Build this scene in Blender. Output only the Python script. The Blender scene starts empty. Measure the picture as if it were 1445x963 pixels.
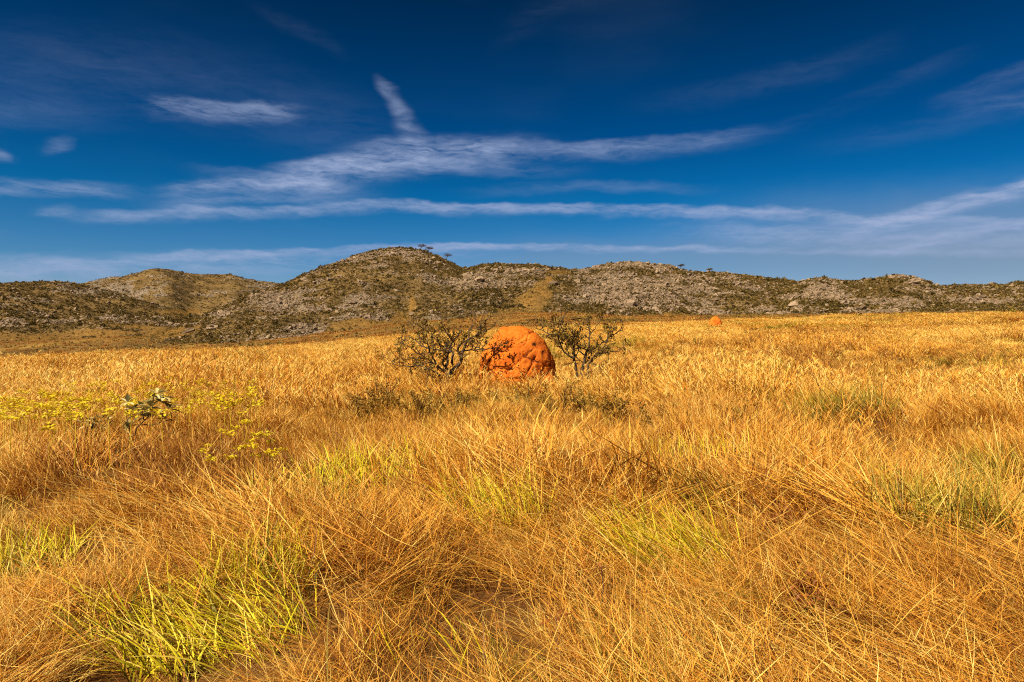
import bpy, math, random
import numpy as np
from mathutils import Vector, Matrix, noise as mnoise

random.seed(7)
rng = np.random.default_rng(7)
SC = bpy.context.scene
COL = SC.collection

# ------------------------------------------------------------------ camera
PW, PH = 1445.0, 963.0
LENS, EYE, HOR = 24.0, 1.65, 462.0
FPX = PW * LENS / 36.0
PITCH = math.atan((PH / 2 - HOR) / FPX)          # camera looks slightly down
cam_d = bpy.data.cameras.new('camera')
cam_d.lens = LENS; cam_d.sensor_width = 36.0
cam_d.clip_start = 0.05; cam_d.clip_end = 20000
cam = bpy.data.objects.new('camera', cam_d); COL.objects.link(cam)
cam.location = (0, 0, EYE); cam.rotation_euler = (math.radians(90) - PITCH, 0, 0)
SC.camera = cam

# ------------------------------------------------------------------ sun, exposure
SUN_AZ, SUN_EL = math.radians(225), math.radians(46)   # behind the viewer, to the left
sv = Vector((math.sin(SUN_AZ) * math.cos(SUN_EL), math.cos(SUN_AZ) * math.cos(SUN_EL), math.sin(SUN_EL)))
sl = bpy.data.lights.new('sun', 'SUN'); sl.energy = 5.0; sl.angle = math.radians(0.5); sl.color = (1.0, 0.89, 0.68)
so = bpy.data.objects.new('sun', sl); COL.objects.link(so)
so.rotation_euler = sv.to_track_quat('Z', 'Y').to_euler(); so.location = (-20, -30, 40)
SC.view_settings.view_transform = 'Standard'; SC.view_settings.look = 'None'
SC.view_settings.exposure = 0.45; SC.view_settings.gamma = 1.0
SC.view_settings.use_curve_mapping = False
SC.cycles.max_bounces = 5; SC.cycles.filter_width = 1.1; SC.cycles.use_denoising = False; SC.cycles.diffuse_bounces = 2; SC.cycles.transmission_bounces = 3; SC.cycles.glossy_bounces = 2


def ray(px, py):
    """pixel of the photograph -> (azimuth, slope z/horizontal distance)"""
    cx, cz = (px - PW / 2) / FPX, (PH / 2 - py) / FPX
    c, s = math.cos(PITCH), math.sin(PITCH)
    x, y, z = cx, c + s * cz, -s + c * cz
    return np.arctan2(x, y), z / np.hypot(x, y)


# ------------------------------------------------------------------ world: sky with cirrus
W = bpy.data.worlds.new('World'); SC.world = W; W.use_nodes = True
wt = W.node_tree; wt.nodes.clear(); WL = wt.links.new


def wn(kind, **kw):
    n = wt.nodes.new(kind)
    for k, v in kw.items():
        setattr(n, k, v)
    return n


def wmath(op, a, b=None, clamp=False):
    n = wn('ShaderNodeMath', operation=op); n.use_clamp = clamp
    for i, v in enumerate((a, b)):
        if v is None: continue
        if isinstance(v, (int, float)): n.inputs[i].default_value = v
        else: WL(v, n.inputs[i])
    return n.outputs[0]


sky = wn('ShaderNodeTexSky', sky_type='NISHITA')
sky.sun_disc = False; sky.sun_elevation = SUN_EL; sky.sun_rotation = SUN_AZ
sky.altitude = 1200; sky.air_density = 1.0; sky.dust_density = 0.3; sky.ozone_density = 3.0
tc = wn('ShaderNodeTexCoord')
sep = wn('ShaderNodeSeparateXYZ'); WL(tc.outputs['Generated'], sep.inputs[0])
az = wmath('ARCTAN2', sep.outputs[0], sep.outputs[1])
el = wmath('ARCSINE', sep.outputs[2])
comb = wn('ShaderNodeCombineXYZ'); WL(az, comb.inputs[0]); WL(el, comb.inputs[1])
P0 = comb.outputs[0]


def wnoise(vec, scale, detail=4, rough=0.55, stretch=None, rot=0.0):
    if stretch:
        m = wn('ShaderNodeMapping'); m.inputs['Scale'].default_value = stretch
        m.inputs['Rotation'].default_value = (0, 0, rot)
        WL(vec, m.inputs['Vector']); vec = m.outputs[0]
    n = wn('ShaderNodeTexNoise', noise_dimensions='2D'); n.inputs['Scale'].default_value = scale
    n.inputs['Detail'].default_value = detail; n.inputs['Roughness'].default_value = rough
    WL(vec, n.inputs['Vector'])
    return n


def vop(op, a, b=None, s=None):
    n = wn('ShaderNodeVectorMath', operation=op)
    for i, v in enumerate((a, b)):
        if v is None: continue
        if isinstance(v, tuple): n.inputs[i].default_value = v
        else: WL(v, n.inputs[i])
    if s is not None:
        if isinstance(s, (int, float)): n.inputs['Scale'].default_value = s
        else: WL(s, n.inputs['Scale'])
    return n


w1 = wnoise(P0, 8, 2, 0.6, (0.6, 1.8, 1)).outputs['Color']
w1 = vop('SCALE', vop('SUBTRACT', w1, (0.5, 0.5, 0.5)).outputs[0], s=0.016).outputs[0]
w2 = wnoise(P0, 45, 2, 0.6, (0.5, 1.3, 1)).outputs['Color']
w2 = vop('SCALE', vop('SUBTRACT', w2, (0.5, 0.5, 0.5)).outputs[0], s=0.010).outputs[0]
PWARP = vop('ADD', vop('ADD', P0, w1).outputs[0], w2).outputs[0]

# cirrus streaks: (photo pixel turned into a direction, strength) along each, feather above, feather below
STREAKS = [
    ([(185, 143, 0), (230, 145, .42), (320, 150, .5), (400, 150, .36), (450, 152, 0)], 6, 17),
    ([(320, 259, 0), (400, 247, .5), (480, 235, .8), (560, 225, .75), (640, 214, .7), (720, 208, .45), (800, 204, 0)], 10, 24),
    ([(430, 230, 0), (520, 214, .28), (600, 208, .42), (680, 205, .28), (780, 205, 0)], 12, 10),
    ([(170, 277, 0), (260, 268, .42), (350, 262, .55), (430, 263, .42), (500, 270, .2), (570, 277, 0)], 7, 11),
    ([(-250, 262, .3), (0, 265, .4), (90, 268, .45), (165, 271, .25), (230, 275, 0)], 7, 8),
    ([(50, 304, 0), (150, 301, .4), (300, 298, .48), (550, 288, .52), (650, 290, .58), (800, 293, .52), (1000, 297, .58), (1200, 303, .55), (1350, 310, .45), (1600, 318, .4)], 4, 10),
    ([(180, 290, 0), (300, 284, .32), (420, 280, .28), (540, 285, 0)], 4, 6),
    ([(1060, 340, 0), (1180, 322, .38), (1280, 304, .7), (1360, 282, .8), (1445, 262, .75), (1600, 230, .5)], 7, 13),
    ([(860, 318, 0), (1000, 322, .25), (1130, 330, .5), (1250, 335, .4), (1445, 335, .45), (1700, 335, .4)], 9, 17),
    ([(100, 372, 0), (250, 362, .3), (450, 353, .48), (650, 347, .62), (850, 349, .65), (1050, 352, .5), (1250, 356, .35), (1445, 358, .3)], 3, 6),
    ([(-300, 385, .4), (0, 376, .5), (200, 372, .5), (400, 366, .45), (600, 363, .3), (780, 362, 0)], 9, 22),
    ([(690, 213, 0), (760, 208, .32), (850, 207, .42), (940, 202, .28), (1000, 195, .24), (1060, 186, .09), (1120, 172, .025), (1220, 135, .018), (1300, 95, .035), (1400, 62, 0)], 6, 15),
    ([(1290, 150, 0), (1350, 132, .07), (1445, 100, .10), (1600, 60, .10)], 6, 14),
    ([(1330, 150, 0), (1400, 142, .12), (1520, 135, .08)], 6, 14),
    ([(-200, 95, .035), (100, 110, .045), (300, 135, .04), (500, 190, .04), (600, 218, 0)], 40, 45),
    ([(335, 3, 0), (400, 32, .025), (460, 60, .025), (500, 80, 0)], 9, 9),
    ([(680, 64, 0), (740, 35, .018), (830, -8, .018)], 16, 16),
    ([(560, 222, 0), (640, 236, .12), (740, 240, .16), (840, 236, 0)], 5, 8), ([(240, 240, 0), (330, 246, .14), (420, 252, .16), (500, 250, 0)], 5, 9),
    ([(860, 150, 0), (1000, 130, .03), (1180, 90, .04), (1300, 50, 0)], 10, 16), ([(1100, 210, 0), (1250, 190, .03), (1445, 150, .05), (1600, 120, .04)], 9, 14),
    ([(620, 270, 0), (760, 262, .10), (900, 262, .12), (1040, 268, 0)], 5, 8), ([(-200, 180, .06), (60, 160, .05), (200, 175, 0)], 14, 18),
    ([(1200, 366, 0), (1300, 345, .25), (1420, 318, .3), (1560, 300, .2)], 5, 9),
    ([(55, 209, 0), (85, 205, .28), (110, 200, 0)], 6, 8), ([(-60, 212, .28), (0, 219, .28), (24, 225, 0)], 5, 7),
    ([(40, 300, 0), (75, 299, .36), (115, 302, 0)], 5, 6), ([(-100, 330, .28), (-20, 331, .2), (35, 334, 0)], 4, 6),
]
GREYS = [([(560, 378, 0), (800, 370, .35), (1100, 366, .45), (1445, 366, .6), (1900, 370, .6)], 26, 60), ([(900, 330, 0), (1150, 322, .3), (1445, 312, .45), (1900, 300, .5)], 36, 50)]
PLUME = [((536, 118), (556, 142), 5), ((550, 132), (570, 164), 6), ((564, 154), (578, 190), 7), ((570, 176), (602, 214), 9)]
AZW, ELW = 1.2, 0.62
sp = wn('ShaderNodeSeparateXYZ'); WL(PWARP, sp.inputs[0])
azn = wmath('ADD', wmath('MULTIPLY', sp.outputs[0], .5 / AZW), .5, clamp=True); elw = sp.outputs[1]


def wcurve(pts):
    n = wn('ShaderNodeFloatCurve'); c = n.mapping.curves[0]
    while len(c.points) > 2: c.points.remove(c.points[1])
    pts = sorted(pts)
    if pts[0][0] > .01: pts.insert(0, (0.0, pts[0][1]))
    if pts[-1][0] < .99: pts.append((1.0, pts[-1][1]))
    c.points[0].location = pts[0]; c.points[1].location = pts[-1]
    for p in pts[1:-1]: c.points.new(*p)
    n.mapping.update(); WL(azn, n.inputs['Value'])
    return n.outputs[0]


def smooth(v, a, b, lo, hi):
    m = wn('ShaderNodeMapRange', interpolation_type='SMOOTHERSTEP'); WL(v, m.inputs['Value'])
    for k, x in (('From Min', a), ('From Max', b), ('To Min', lo), ('To Max', hi)): m.inputs[k].default_value = x
    return m.outputs[0]


def screen(a, b): return b if a is None else wmath('SUBTRACT', wmath('ADD', a, b), wmath('MULTIPLY', a, b))


cloud = None; grey = None
for gi_, (pts, wu, wl) in enumerate(STREAKS + GREYS):
    cen = []; env = []
    for (x, y, st) in pts:
        a, sl_ = ray(x, y); a = float(a) * .5 / AZW + .5
        cen.append((a, math.atan(float(sl_)) / ELW)); env.append((a, st * (.88 if gi_ < len(STREAKS) else 1)))
    if env[0][1] > 0: env.insert(0, (env[0][0] - .06, 0.0))
    if env[-1][1] > 0: env.append((min(env[-1][0] + .08, .999), 0.0))
    d = wmath('SUBTRACT', elw, wmath('MULTIPLY', wcurve(cen), ELW))
    c = wmath('MULTIPLY', smooth(d, -1.7 * wl / FPX, 0, 0, 1), smooth(d, 0, 2.1 * wu / FPX, 1, 0))
    c = wmath('MULTIPLY', c, wmath('MAXIMUM', wcurve(env), 0.0))
    if gi_ >= len(STREAKS): grey = screen(grey, c)
    else: cloud = screen(cloud, c)
pl_ = None
for (p0, p1, w) in PLUME:
    q = [(float(ray(*p)[0]), math.atan(float(ray(*p)[1]))) for p in (p0, p1)]; dx, dy = q[1][0] - q[0][0], q[1][1] - q[0][1]; L = math.hypot(dx, dy)
    mp = wn('ShaderNodeMapping', vector_type='TEXTURE'); WL(PWARP, mp.inputs['Vector'])
    mp.inputs['Location'].default_value = ((q[0][0] + q[1][0]) / 2, (q[0][1] + q[1][1]) / 2, 0); mp.inputs['Rotation'].default_value = (0, 0, math.atan2(dy, dx))
    mp.inputs['Scale'].default_value = (L * 1.2, w * 2.9 / FPX, 1)
    c = smooth(vop('LENGTH', mp.outputs[0]).outputs['Value'], 1, 0, 0, .30)
    pl_ = c if pl_ is None else wmath('MAXIMUM', pl_, c)
cloud = screen(cloud, pl_)
# fibres drawn out by the wind inside the streaks
f1 = wnoise(PWARP, 24, 4, 0.6, (0.22, 1.3, 1), 0.12).outputs['Fac']
f2 = wnoise(PWARP, 85, 5, 0.72, (0.2, 1.1, 1), 0.3).outputs['Fac']
wisp = wmath('ADD', wmath('MULTIPLY', f1, 2.4), wmath('MULTIPLY', f2, 2.4))
wisp = wmath('SUBTRACT', wisp, 1.5)
wisp = wmath('MAXIMUM', wmath('MINIMUM', wisp, 1.6), 0.12)
cloud = wmath('MULTIPLY', cloud, wisp)
# thin general cirrus veil all round the sky
g1 = wnoise(P0, 2.6, 3, 0.6, (0.7, 2.2, 1), 0.2).outputs['Fac']
veil = wn('ShaderNodeMapRange', interpolation_type='SMOOTHSTEP'); WL(g1, veil.inputs['Value'])
veil.inputs['From Min'].default_value = 0.45; veil.inputs['From Max'].default_value = 0.8
veil.inputs['To Max'].default_value = 0.035
cloud = wmath('ADD', cloud, wmath('MULTIPLY', veil.outputs[0], f1), clamp=True)
# deep, polarised blue: darker the higher it stands above the horizon, all the way round
hs = wn('ShaderNodeHueSaturation'); hs.inputs['Saturation'].default_value = 1.12
WL(sky.outputs[0], hs.inputs['Color'])
er_ = wn('ShaderNodeValToRGB'); WL(wmath('DIVIDE', el, 1.5708, clamp=True), er_.inputs[0])
ee = er_.color_ramp.elements
for p_, c_ in ((.055, (.20, .50, .52)), (.11, (.03, .43, .48)), (.17, (.005, .34, .40)), (.29, (.002, .165, .195))): ee.new(p_)
for e_, (p_, c_) in zip(ee, ((0, (.66, .60, .74)), (.055, (.22, .44, .62)), (.11, (.015, .35, .55)), (.17, (.0, .235, .42)), (.29, (.0, .11, .185)), (1, (.0, .10, .17)))):
    e_.position = p_; e_.color = (*c_, 1)
mul = wn('ShaderNodeMix', data_type='RGBA', blend_type='MULTIPLY'); mul.inputs['Factor'].default_value = 1
WL(hs.outputs[0], mul.inputs[6]); WL(er_.outputs[0], mul.inputs[7])
mix0 = wn('ShaderNodeMix', data_type='RGBA'); WL(grey, mix0.inputs['Factor']); WL(mul.outputs[2], mix0.inputs[6]); mix0.inputs[7].default_value = (2.0, 2.45, 3.2, 1)
mix = wn('ShaderNodeMix', data_type='RGBA'); WL(cloud, mix.inputs['Factor']); WL(mix0.outputs[2], mix.inputs[6])
mix.inputs[7].default_value = (2.9, 3.6, 5.4, 1)
bg = wn('ShaderNodeBackground'); bg.inputs['Strength'].default_value = 0.088
WL(mix.outputs[2], bg.inputs['Color'])
wo = wn('ShaderNodeOutputWorld'); WL(bg.outputs[0], wo.inputs[0])
W.cycles.sampling_method = 'MANUAL'; W.cycles.sample_map_resolution = 512


# ------------------------------------------------------------------ helpers
def hash2(ix, iy, seed):
    h = (ix.astype(np.int64) * 374761393 + iy.astype(np.int64) * 668265263 + seed * 1442695041) & 0xFFFFFFFF
    h = ((h ^ (h >> 13)) * 1274126177) & 0xFFFFFFFF
    h = h ^ (h >> 16)
    return (h & 0xFFFFFF) / float(0xFFFFFF)


def vnoise(x, y, seed=0):
    x = np.asarray(x, float); y = np.asarray(y, float)
    ix = np.floor(x); iy = np.floor(y); fx = x - ix; fy = y - iy
    fx = fx * fx * fx * (fx * (fx * 6 - 15) + 10); fy = fy * fy * fy * (fy * (fy * 6 - 15) + 10)
    a = hash2(ix, iy, seed); b = hash2(ix + 1, iy, seed); c = hash2(ix, iy + 1, seed); d = hash2(ix + 1, iy + 1, seed)
    return (a * (1 - fx) + b * fx) * (1 - fy) + (c * (1 - fx) + d * fx) * fy


def fbm(x, y, octs=4, seed=0, gain=0.5):
    s = 0; a = 1.0; t = 0
    for o in range(octs):
        s = s + a * vnoise(x * 2 ** o + 17.3 * o, y * 2 ** o - 9.1 * o, seed + o); t += a; a *= gain
    return s / t - 0.5


def sstep(a, b, x):
    t = np.clip((x - a) / (b - a), 0, 1)
    return t * t * (3 - 2 * t)


def mesh_np(name, verts, faces, mat=None, smooth=False, attrs=None):
    """faces: (n,k) integer array, or a list of such arrays"""
    me = bpy.data.meshes.new(name)
    fl = faces if isinstance(faces, list) else [faces]
    fl = [np.asarray(f) for f in fl if len(f)]
    verts = np.asarray(verts, np.float32)
    me.vertices.add(len(verts)); me.vertices.foreach_set('co', verts.ravel())
    tot = np.concatenate([np.full(len(f), f.shape[1]) for f in fl]).astype(np.int32)
    idx = np.concatenate([f.ravel() for f in fl]).astype(np.int32)
    st = np.concatenate([[0], np.cumsum(tot)[:-1]]).astype(np.int32)
    me.loops.add(len(idx)); me.loops.foreach_set('vertex_index', idx)
    me.polygons.add(len(tot)); me.polygons.foreach_set('loop_start', st)
    me.polygons.foreach_set('loop_total', tot)
    if smooth: me.polygons.foreach_set('use_smooth', np.ones(len(tot), bool))
    for k, v in (attrs or {}).items():
        a = me.attributes.new(k, 'FLOAT', 'POINT'); a.data.foreach_set('value', np.asarray(v, np.float32))
    me.update(calc_edges=True); me.validate()
    if mat: me.materials.append(mat)
    return me


def obj(name, me, parent=None, loc=None, rz=None, scale=None):
    o = bpy.data.objects.new(name, me); COL.objects.link(o)
    if parent: o.parent = parent
    if loc is not None: o.location = loc
    if rz is not None: o.rotation_euler = (0, 0, rz)
    if scale is not None: o.scale = (scale,) * 3 if isinstance(scale, (int, float)) else scale
    return o


def tag(o, label=None, cat=None, group=None, kind=None):
    if label: o['label'] = label
    if cat: o['category'] = cat
    if group: o['group'] = group
    if kind: o['kind'] = kind
    return o


def thing(name, loc, label, cat, group=None, rz=0):
    o = obj(name, None, loc=loc, rz=rz); o.empty_display_size = 0.2
    return tag(o, label, cat, group)


class Geo:
    """collects strips, tubes and leaves, with two point attributes: t along the piece, rnd per piece"""
    def __init__(s): s.v = []; s.q = []; s.tr = []; s.t = []; s.r = []; s.n = 0

    def add(s, v, q=None, tr=None, t=None, r=0.0):
        v = np.asarray(v, float); m = len(v)
        s.v.append(v)
        if q is not None and len(q): s.q.append(np.asarray(q, int) + s.n)
        if tr is not None and len(tr): s.tr.append(np.asarray(tr, int) + s.n)
        s.t.append(np.zeros(m) if t is None else np.asarray(t, float)); s.r.append(np.full(m, r)); s.n += m

    def mesh(s, name, mat, smooth=False):
        f = []
        if s.q: f.append(np.concatenate(s.q))
        if s.tr: f.append(np.concatenate(s.tr))
        return mesh_np(name, np.concatenate(s.v), f, mat, smooth, {'t': np.concatenate(s.t), 'rnd': np.concatenate(s.r)})

    def blade(s, base, azi, lean0, curve, L, w, seg=4, r=0.0, twist=0.0, kink=0.0, taper=1.0):
        """a grass blade: starts lean0 off vertical, bends by curve along its length"""
        ts = np.linspace(0, 1, seg + 1); p = np.array(base, float); P = [p.copy()]
        ang = lean0; a = azi
        for i in range(seg):
            dx = math.sin(ang); d = np.array([math.cos(a) * dx, math.sin(a) * dx, math.cos(ang)])
            p = p + d * L / seg; P.append(p.copy()); ang += curve / seg; a += kink / seg
        P = np.array(P)
        sa = azi + math.pi / 2 + twist
        side = np.array([math.cos(sa), math.sin(sa), 0.25 * math.sin(twist * 3)])
        ww = w * 0.5 * np.clip(np.sin(np.pi * (0.18 + 0.80 * ts ** taper)), 0.06, 1)
        v = np.empty((2 * (seg + 1), 3)); v[0::2] = P - side * ww[:, None]; v[1::2] = P + side * ww[:, None]
        q = [(2 * i, 2 * i + 1, 2 * i + 3, 2 * i + 2) for i in range(seg)]
        s.add(v, q, t=np.repeat(ts, 2), r=r)

    def tube(s, pts, rad, n=6, r=0.0, cap=True):
        pts = np.asarray(pts, float); m = len(pts)
        tan = np.gradient(pts, axis=0); tan /= np.linalg.norm(tan, axis=1)[:, None] + 1e-9
        up = np.array([0.3, 0.9, 0.1]); V = []
        for i in range(m):
            a = np.cross(tan[i], up); a /= np.linalg.norm(a) + 1e-9; b = np.cross(tan[i], a)
            th = np.arange(n) * 2 * np.pi / n
            V.append(pts[i] + rad[i] * (np.cos(th)[:, None] * a + np.sin(th)[:, None] * b))
        V = np.concatenate(V)
        q = [(i * n + j, i * n + (j + 1) % n, (i + 1) * n + (j + 1) % n, (i + 1) * n + j) for i in range(m - 1) for j in range(n)]
        tr = []
        if cap:
            V = np.vstack([V, pts[-1] + tan[-1] * rad[-1] * 0.6]); k = len(V) - 1
            tr = [((m - 1) * n + j, (m - 1) * n + (j + 1) % n, k) for j in range(n)]
        s.add(V, q, tr, np.concatenate([np.repeat(np.linspace(0, 1, m), n), [1.0] if cap else []]), r)

    def leaf(s, p, d, L, w, r=0.0, nrm=None, cup=0.25):
        """a folded pointed leaf from p along d"""
        d = np.asarray(d, float); d /= np.linalg.norm(d) + 1e-9
        u = np.asarray(nrm if nrm is not None else rng.normal(size=3), float)
        sd = np.cross(d, u); sd /= np.linalg.norm(sd) + 1e-9; up = np.cross(sd, d)
        p = np.asarray(p, float)
        v = [p, p + d * L * .35 - sd * w * .5 + up * w * cup, p + d * L * .4, p + d * L * .35 + sd * w * .5 + up * w * cup,
             p + d * L * .75 - sd * w * .36 + up * w * cup * .5, p + d * L * .75 + sd * w * .36 + up * w * cup * .5, p + d * L - up * w * .15]
        s.add(v, [(1, 2, 6, 4), (2, 3, 5, 6)], [(0, 2, 1), (0, 3, 2)], [0, .4, .4, .4, .8, .8, 1], r)


# ------------------------------------------------------------------ materials
def mat(name):
    m = bpy.data.materials.new(name); m.use_nodes = True
    nt = m.node_tree; nt.nodes.clear()
    return m, nt


def N(nt, kind, **kw):
    n = nt.nodes.new(kind)
    for k, v in kw.items(): setattr(n, k, v)
    return n


def ramp(nt, fac, stops, interp='LINEAR'):
    r = N(nt, 'ShaderNodeValToRGB'); r.color_ramp.interpolation = interp
    e = r.color_ramp.elements
    while len(e) < len(stops): e.new(0.5)
    for el_, (p, c) in zip(e, stops):
        el_.position = p; el_.color = (*c, 1)
    nt.links.new(fac, r.inputs[0])
    return r.outputs[0]


def mth(nt, op, a, b=None, clamp=False):
    n = N(nt, 'ShaderNodeMath', operation=op); n.use_clamp = clamp
    for i, v in enumerate((a, b)):
        if v is None: continue
        if isinstance(v, (int, float)): n.inputs[i].default_value = v
        else: nt.links.new(v, n.inputs[i])
    return n.outputs[0]


def tnoise(nt, vec, scale, detail=3, rough=0.55):
    n = N(nt, 'ShaderNodeTexNoise'); n.inputs['Scale'].default_value = scale
    n.inputs['Detail'].default_value = detail; n.inputs['Roughness'].default_value = rough
    if vec is not None: nt.links.new(vec, n.inputs['Vector'])
    return n.outputs['Fac']


def mixc(nt, fac, a, b, blend='MIX'):
    n = N(nt, 'ShaderNodeMix', data_type='RGBA', blend_type=blend)
    for i, v in ((0, fac), (6, a), (7, b)):
        if isinstance(v, (int, float)): n.inputs[i].default_value = v
        elif isinstance(v, tuple): n.inputs[i].default_value = (*v, 1)
        else: nt.links.new(v, n.inputs[i])
    return n.outputs[2]


def leafy(nt, col, trans=0.3, rough=0.6, spec=0.2):
    p = N(nt, 'ShaderNodeBsdfPrincipled'); p.inputs['Roughness'].default_value = rough
    p.inputs['Specular IOR Level'].default_value = spec
    t = N(nt, 'ShaderNodeBsdfTranslucent'); mx = N(nt, 'ShaderNodeMixShader'); mx.inputs[0].default_value = trans
    nt.links.new(col, p.inputs['Base Color']); nt.links.new(col, t.inputs['Color'])
    nt.links.new(p.outputs[0], mx.inputs[1]); nt.links.new(t.outputs[0], mx.inputs[2])
    o = N(nt, 'ShaderNodeOutputMaterial'); nt.links.new(mx.outputs[0], o.inputs['Surface'])


def blade_mat(name, stops, trans=0.14, wscale=None, inst=0.5, wamp=0.5, spec=0.25, tipw=0.25, off=0.22, bl=0.55):
    """colour picked from a ramp by piece, by clump and by broad patches of the field"""
    m, nt = mat(name)
    at = N(nt, 'ShaderNodeAttribute', attribute_name='rnd'); tt = N(nt, 'ShaderNodeAttribute', attribute_name='t')
    oi = N(nt, 'ShaderNodeObjectInfo')
    f = mth(nt, 'MULTIPLY', at.outputs['Fac'], bl)
    f = mth(nt, 'ADD', f, mth(nt, 'MULTIPLY', mth(nt, 'SUBTRACT', oi.outputs['Random'], 0.5), inst))
    if wscale:
        g = N(nt, 'ShaderNodeNewGeometry')
        mp = N(nt, 'ShaderNodeMapping'); mp.inputs['Scale'].default_value = (1, 0.6, 0)
        nt.links.new(g.outputs['Position'], mp.inputs['Vector'])
        w1_ = tnoise(nt, mp.outputs[0], wscale, 4, 0.6); w2_ = tnoise(nt, mp.outputs[0], wscale * 0.14, 3)
        ww = mth(nt, 'ADD', mth(nt, 'MULTIPLY', w1_, 0.5), mth(nt, 'MULTIPLY', w2_, 1.2))
        f = mth(nt, 'ADD', f, mth(nt, 'MULTIPLY', mth(nt, 'SUBTRACT', ww, 0.85), wamp * 2))
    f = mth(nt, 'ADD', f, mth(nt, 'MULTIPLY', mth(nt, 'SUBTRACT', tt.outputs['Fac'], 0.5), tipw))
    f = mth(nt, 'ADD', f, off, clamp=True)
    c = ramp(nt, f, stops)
    leafy(nt, c, trans, 0.55, spec)
    return m


M = {}
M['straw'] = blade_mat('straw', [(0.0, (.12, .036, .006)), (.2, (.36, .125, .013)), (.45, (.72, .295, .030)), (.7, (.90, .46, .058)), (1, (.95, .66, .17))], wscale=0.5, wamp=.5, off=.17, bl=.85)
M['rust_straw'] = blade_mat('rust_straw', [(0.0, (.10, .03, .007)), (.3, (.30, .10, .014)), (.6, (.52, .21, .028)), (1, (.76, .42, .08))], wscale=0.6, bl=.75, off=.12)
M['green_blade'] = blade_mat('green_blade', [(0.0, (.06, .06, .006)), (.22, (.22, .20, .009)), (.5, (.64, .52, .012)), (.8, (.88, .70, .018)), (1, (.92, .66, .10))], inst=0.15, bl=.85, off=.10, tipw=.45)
M['olive_blade'] = blade_mat('olive_blade', [(0.0, (.07, .055, .008)), (.25, (.19, .145, .014)), (.55, (.40, .30, .025)), (.8, (.60, .42, .045)), (1, (.74, .5, .1))], inst=0.3, bl=.75, off=.06)
M['tree_leaf'] = blade_mat('tree_leaf', [(0.0, (.07, .042, .012)), (.35, (.16, .10, .018)), (.65, (.33, .21, .03)), (1, (.55, .36, .06))], trans=0.2, inst=0.1, tipw=0)
M['shrub_leaf'] = blade_mat('shrub_leaf', [(0.0, (.07, .06, .018)), (.25, (.22, .18, .05)), (.5, (.55, .45, .15)), (.8, (.8, .66, .26)), (1, (.88, .76, .4))], trans=0.15, inst=0.5, tipw=0, bl=.7, off=.15)
M['brown_leaf'] = blade_mat('brown_leaf', [(0.0, (.11, .048, .010)), (.4, (.27, .14, .02)), (.7, (.46, .26, .04)), (1, (.64, .4, .08))], trans=0.2, inst=0.2, tipw=0, off=.34)
M['rust_leaf'] = blade_mat('rust_leaf', [(0.0, (.14, .04, .01)), (.5, (.32, .10, .02)), (1, (.5, .22, .05))], trans=0.2, inst=0.2, tipw=0)
M['flower'] = blade_mat('flower', [(0.0, (.6, .40, .02)), (.5, (.8, .6, .02)), (1, (.85, .72, .08))], trans=0.2, inst=0.3, tipw=0)
M['hill_leaf'] = blade_mat('hill_leaf', [(0.0, (.07, .047, .013)), (.4, (.13, .086, .02)), (.75, (.21, .135, .028)), (1, (.34, .215, .05))], trans=0.15, inst=0.5, tipw=0)


def bark_mat():
    m, nt = mat('bark'); g = N(nt, 'ShaderNodeTexCoord')
    n = tnoise(nt, g.outputs['Object'], 22, 5, 0.65)
    c = ramp(nt, n, [(.3, (.035, .020, .010)), (.55, (.10, .058, .028)), (.75, (.22, .14, .075))])
    p = N(nt, 'ShaderNodeBsdfPrincipled'); p.inputs['Roughness'].default_value = 0.9
    nt.links.new(c, p.inputs['Base Color'])
    b = N(nt, 'ShaderNodeBump'); b.inputs['Strength'].default_value = 0.6; b.inputs['Distance'].default_value = 0.02
    nt.links.new(n, b.inputs['Height']); nt.links.new(b.outputs[0], p.inputs['Normal'])
    o = N(nt, 'ShaderNodeOutputMaterial'); nt.links.new(p.outputs[0], o.inputs[0])
    return m


def ground_mat():
    m, nt = mat('dry_soil_and_grass'); g = N(nt, 'ShaderNodeNewGeometry')
    pos = g.outputs['Position']
    near = tnoise(nt, pos, 9, 5, 0.65)
    c1 = ramp(nt, near, [(.3, (.07, .03, .01)), (.6, (.16, .07, .018)), (.8, (.30, .15, .04))])
    mp = N(nt, 'ShaderNodeMapping'); mp.inputs['Scale'].default_value = (1, .5, 1); nt.links.new(pos, mp.inputs['Vector'])
    far = mth(nt, 'ADD', mth(nt, 'MULTIPLY', tnoise(nt, mp.outputs[0], 0.04, 5, 0.6), .6), mth(nt, 'MULTIPLY', tnoise(nt, mp.outputs[0], 0.5, 5, 0.7), .4))
    c2 = ramp(nt, far, [(.34, (.08, .055, .018)), (.45, (.17, .10, .026)), (.55, (.29, .16, .036)), (.68, (.40, .24, .06))])
    ln = N(nt, 'ShaderNodeVectorMath', operation='LENGTH'); nt.links.new(pos, ln.inputs[0])
    mr = N(nt, 'ShaderNodeMapRange'); nt.links.new(ln.outputs['Value'], mr.inputs['Value'])
    mr.inputs['From Min'].default_value = 60; mr.inputs['From Max'].default_value = 150
    c = mixc(nt, mr.outputs[0], c1, c2)
    p = N(nt, 'ShaderNodeBsdfPrincipled'); p.inputs['Roughness'].default_value = 1.0; p.inputs['Specular IOR Level'].default_value = 0.1
    nt.links.new(c, p.inputs['Base Color'])
    b = N(nt, 'ShaderNodeBump'); b.inputs['Strength'].default_value = 0.8; b.inputs['Distance'].default_value = 0.3
    nt.links.new(far, b.inputs['Height']); nt.links.new(b.outputs[0], p.inputs['Normal'])
    o = N(nt, 'ShaderNodeOutputMaterial'); nt.links.new(p.outputs[0], o.inputs[0])
    return m


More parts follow.
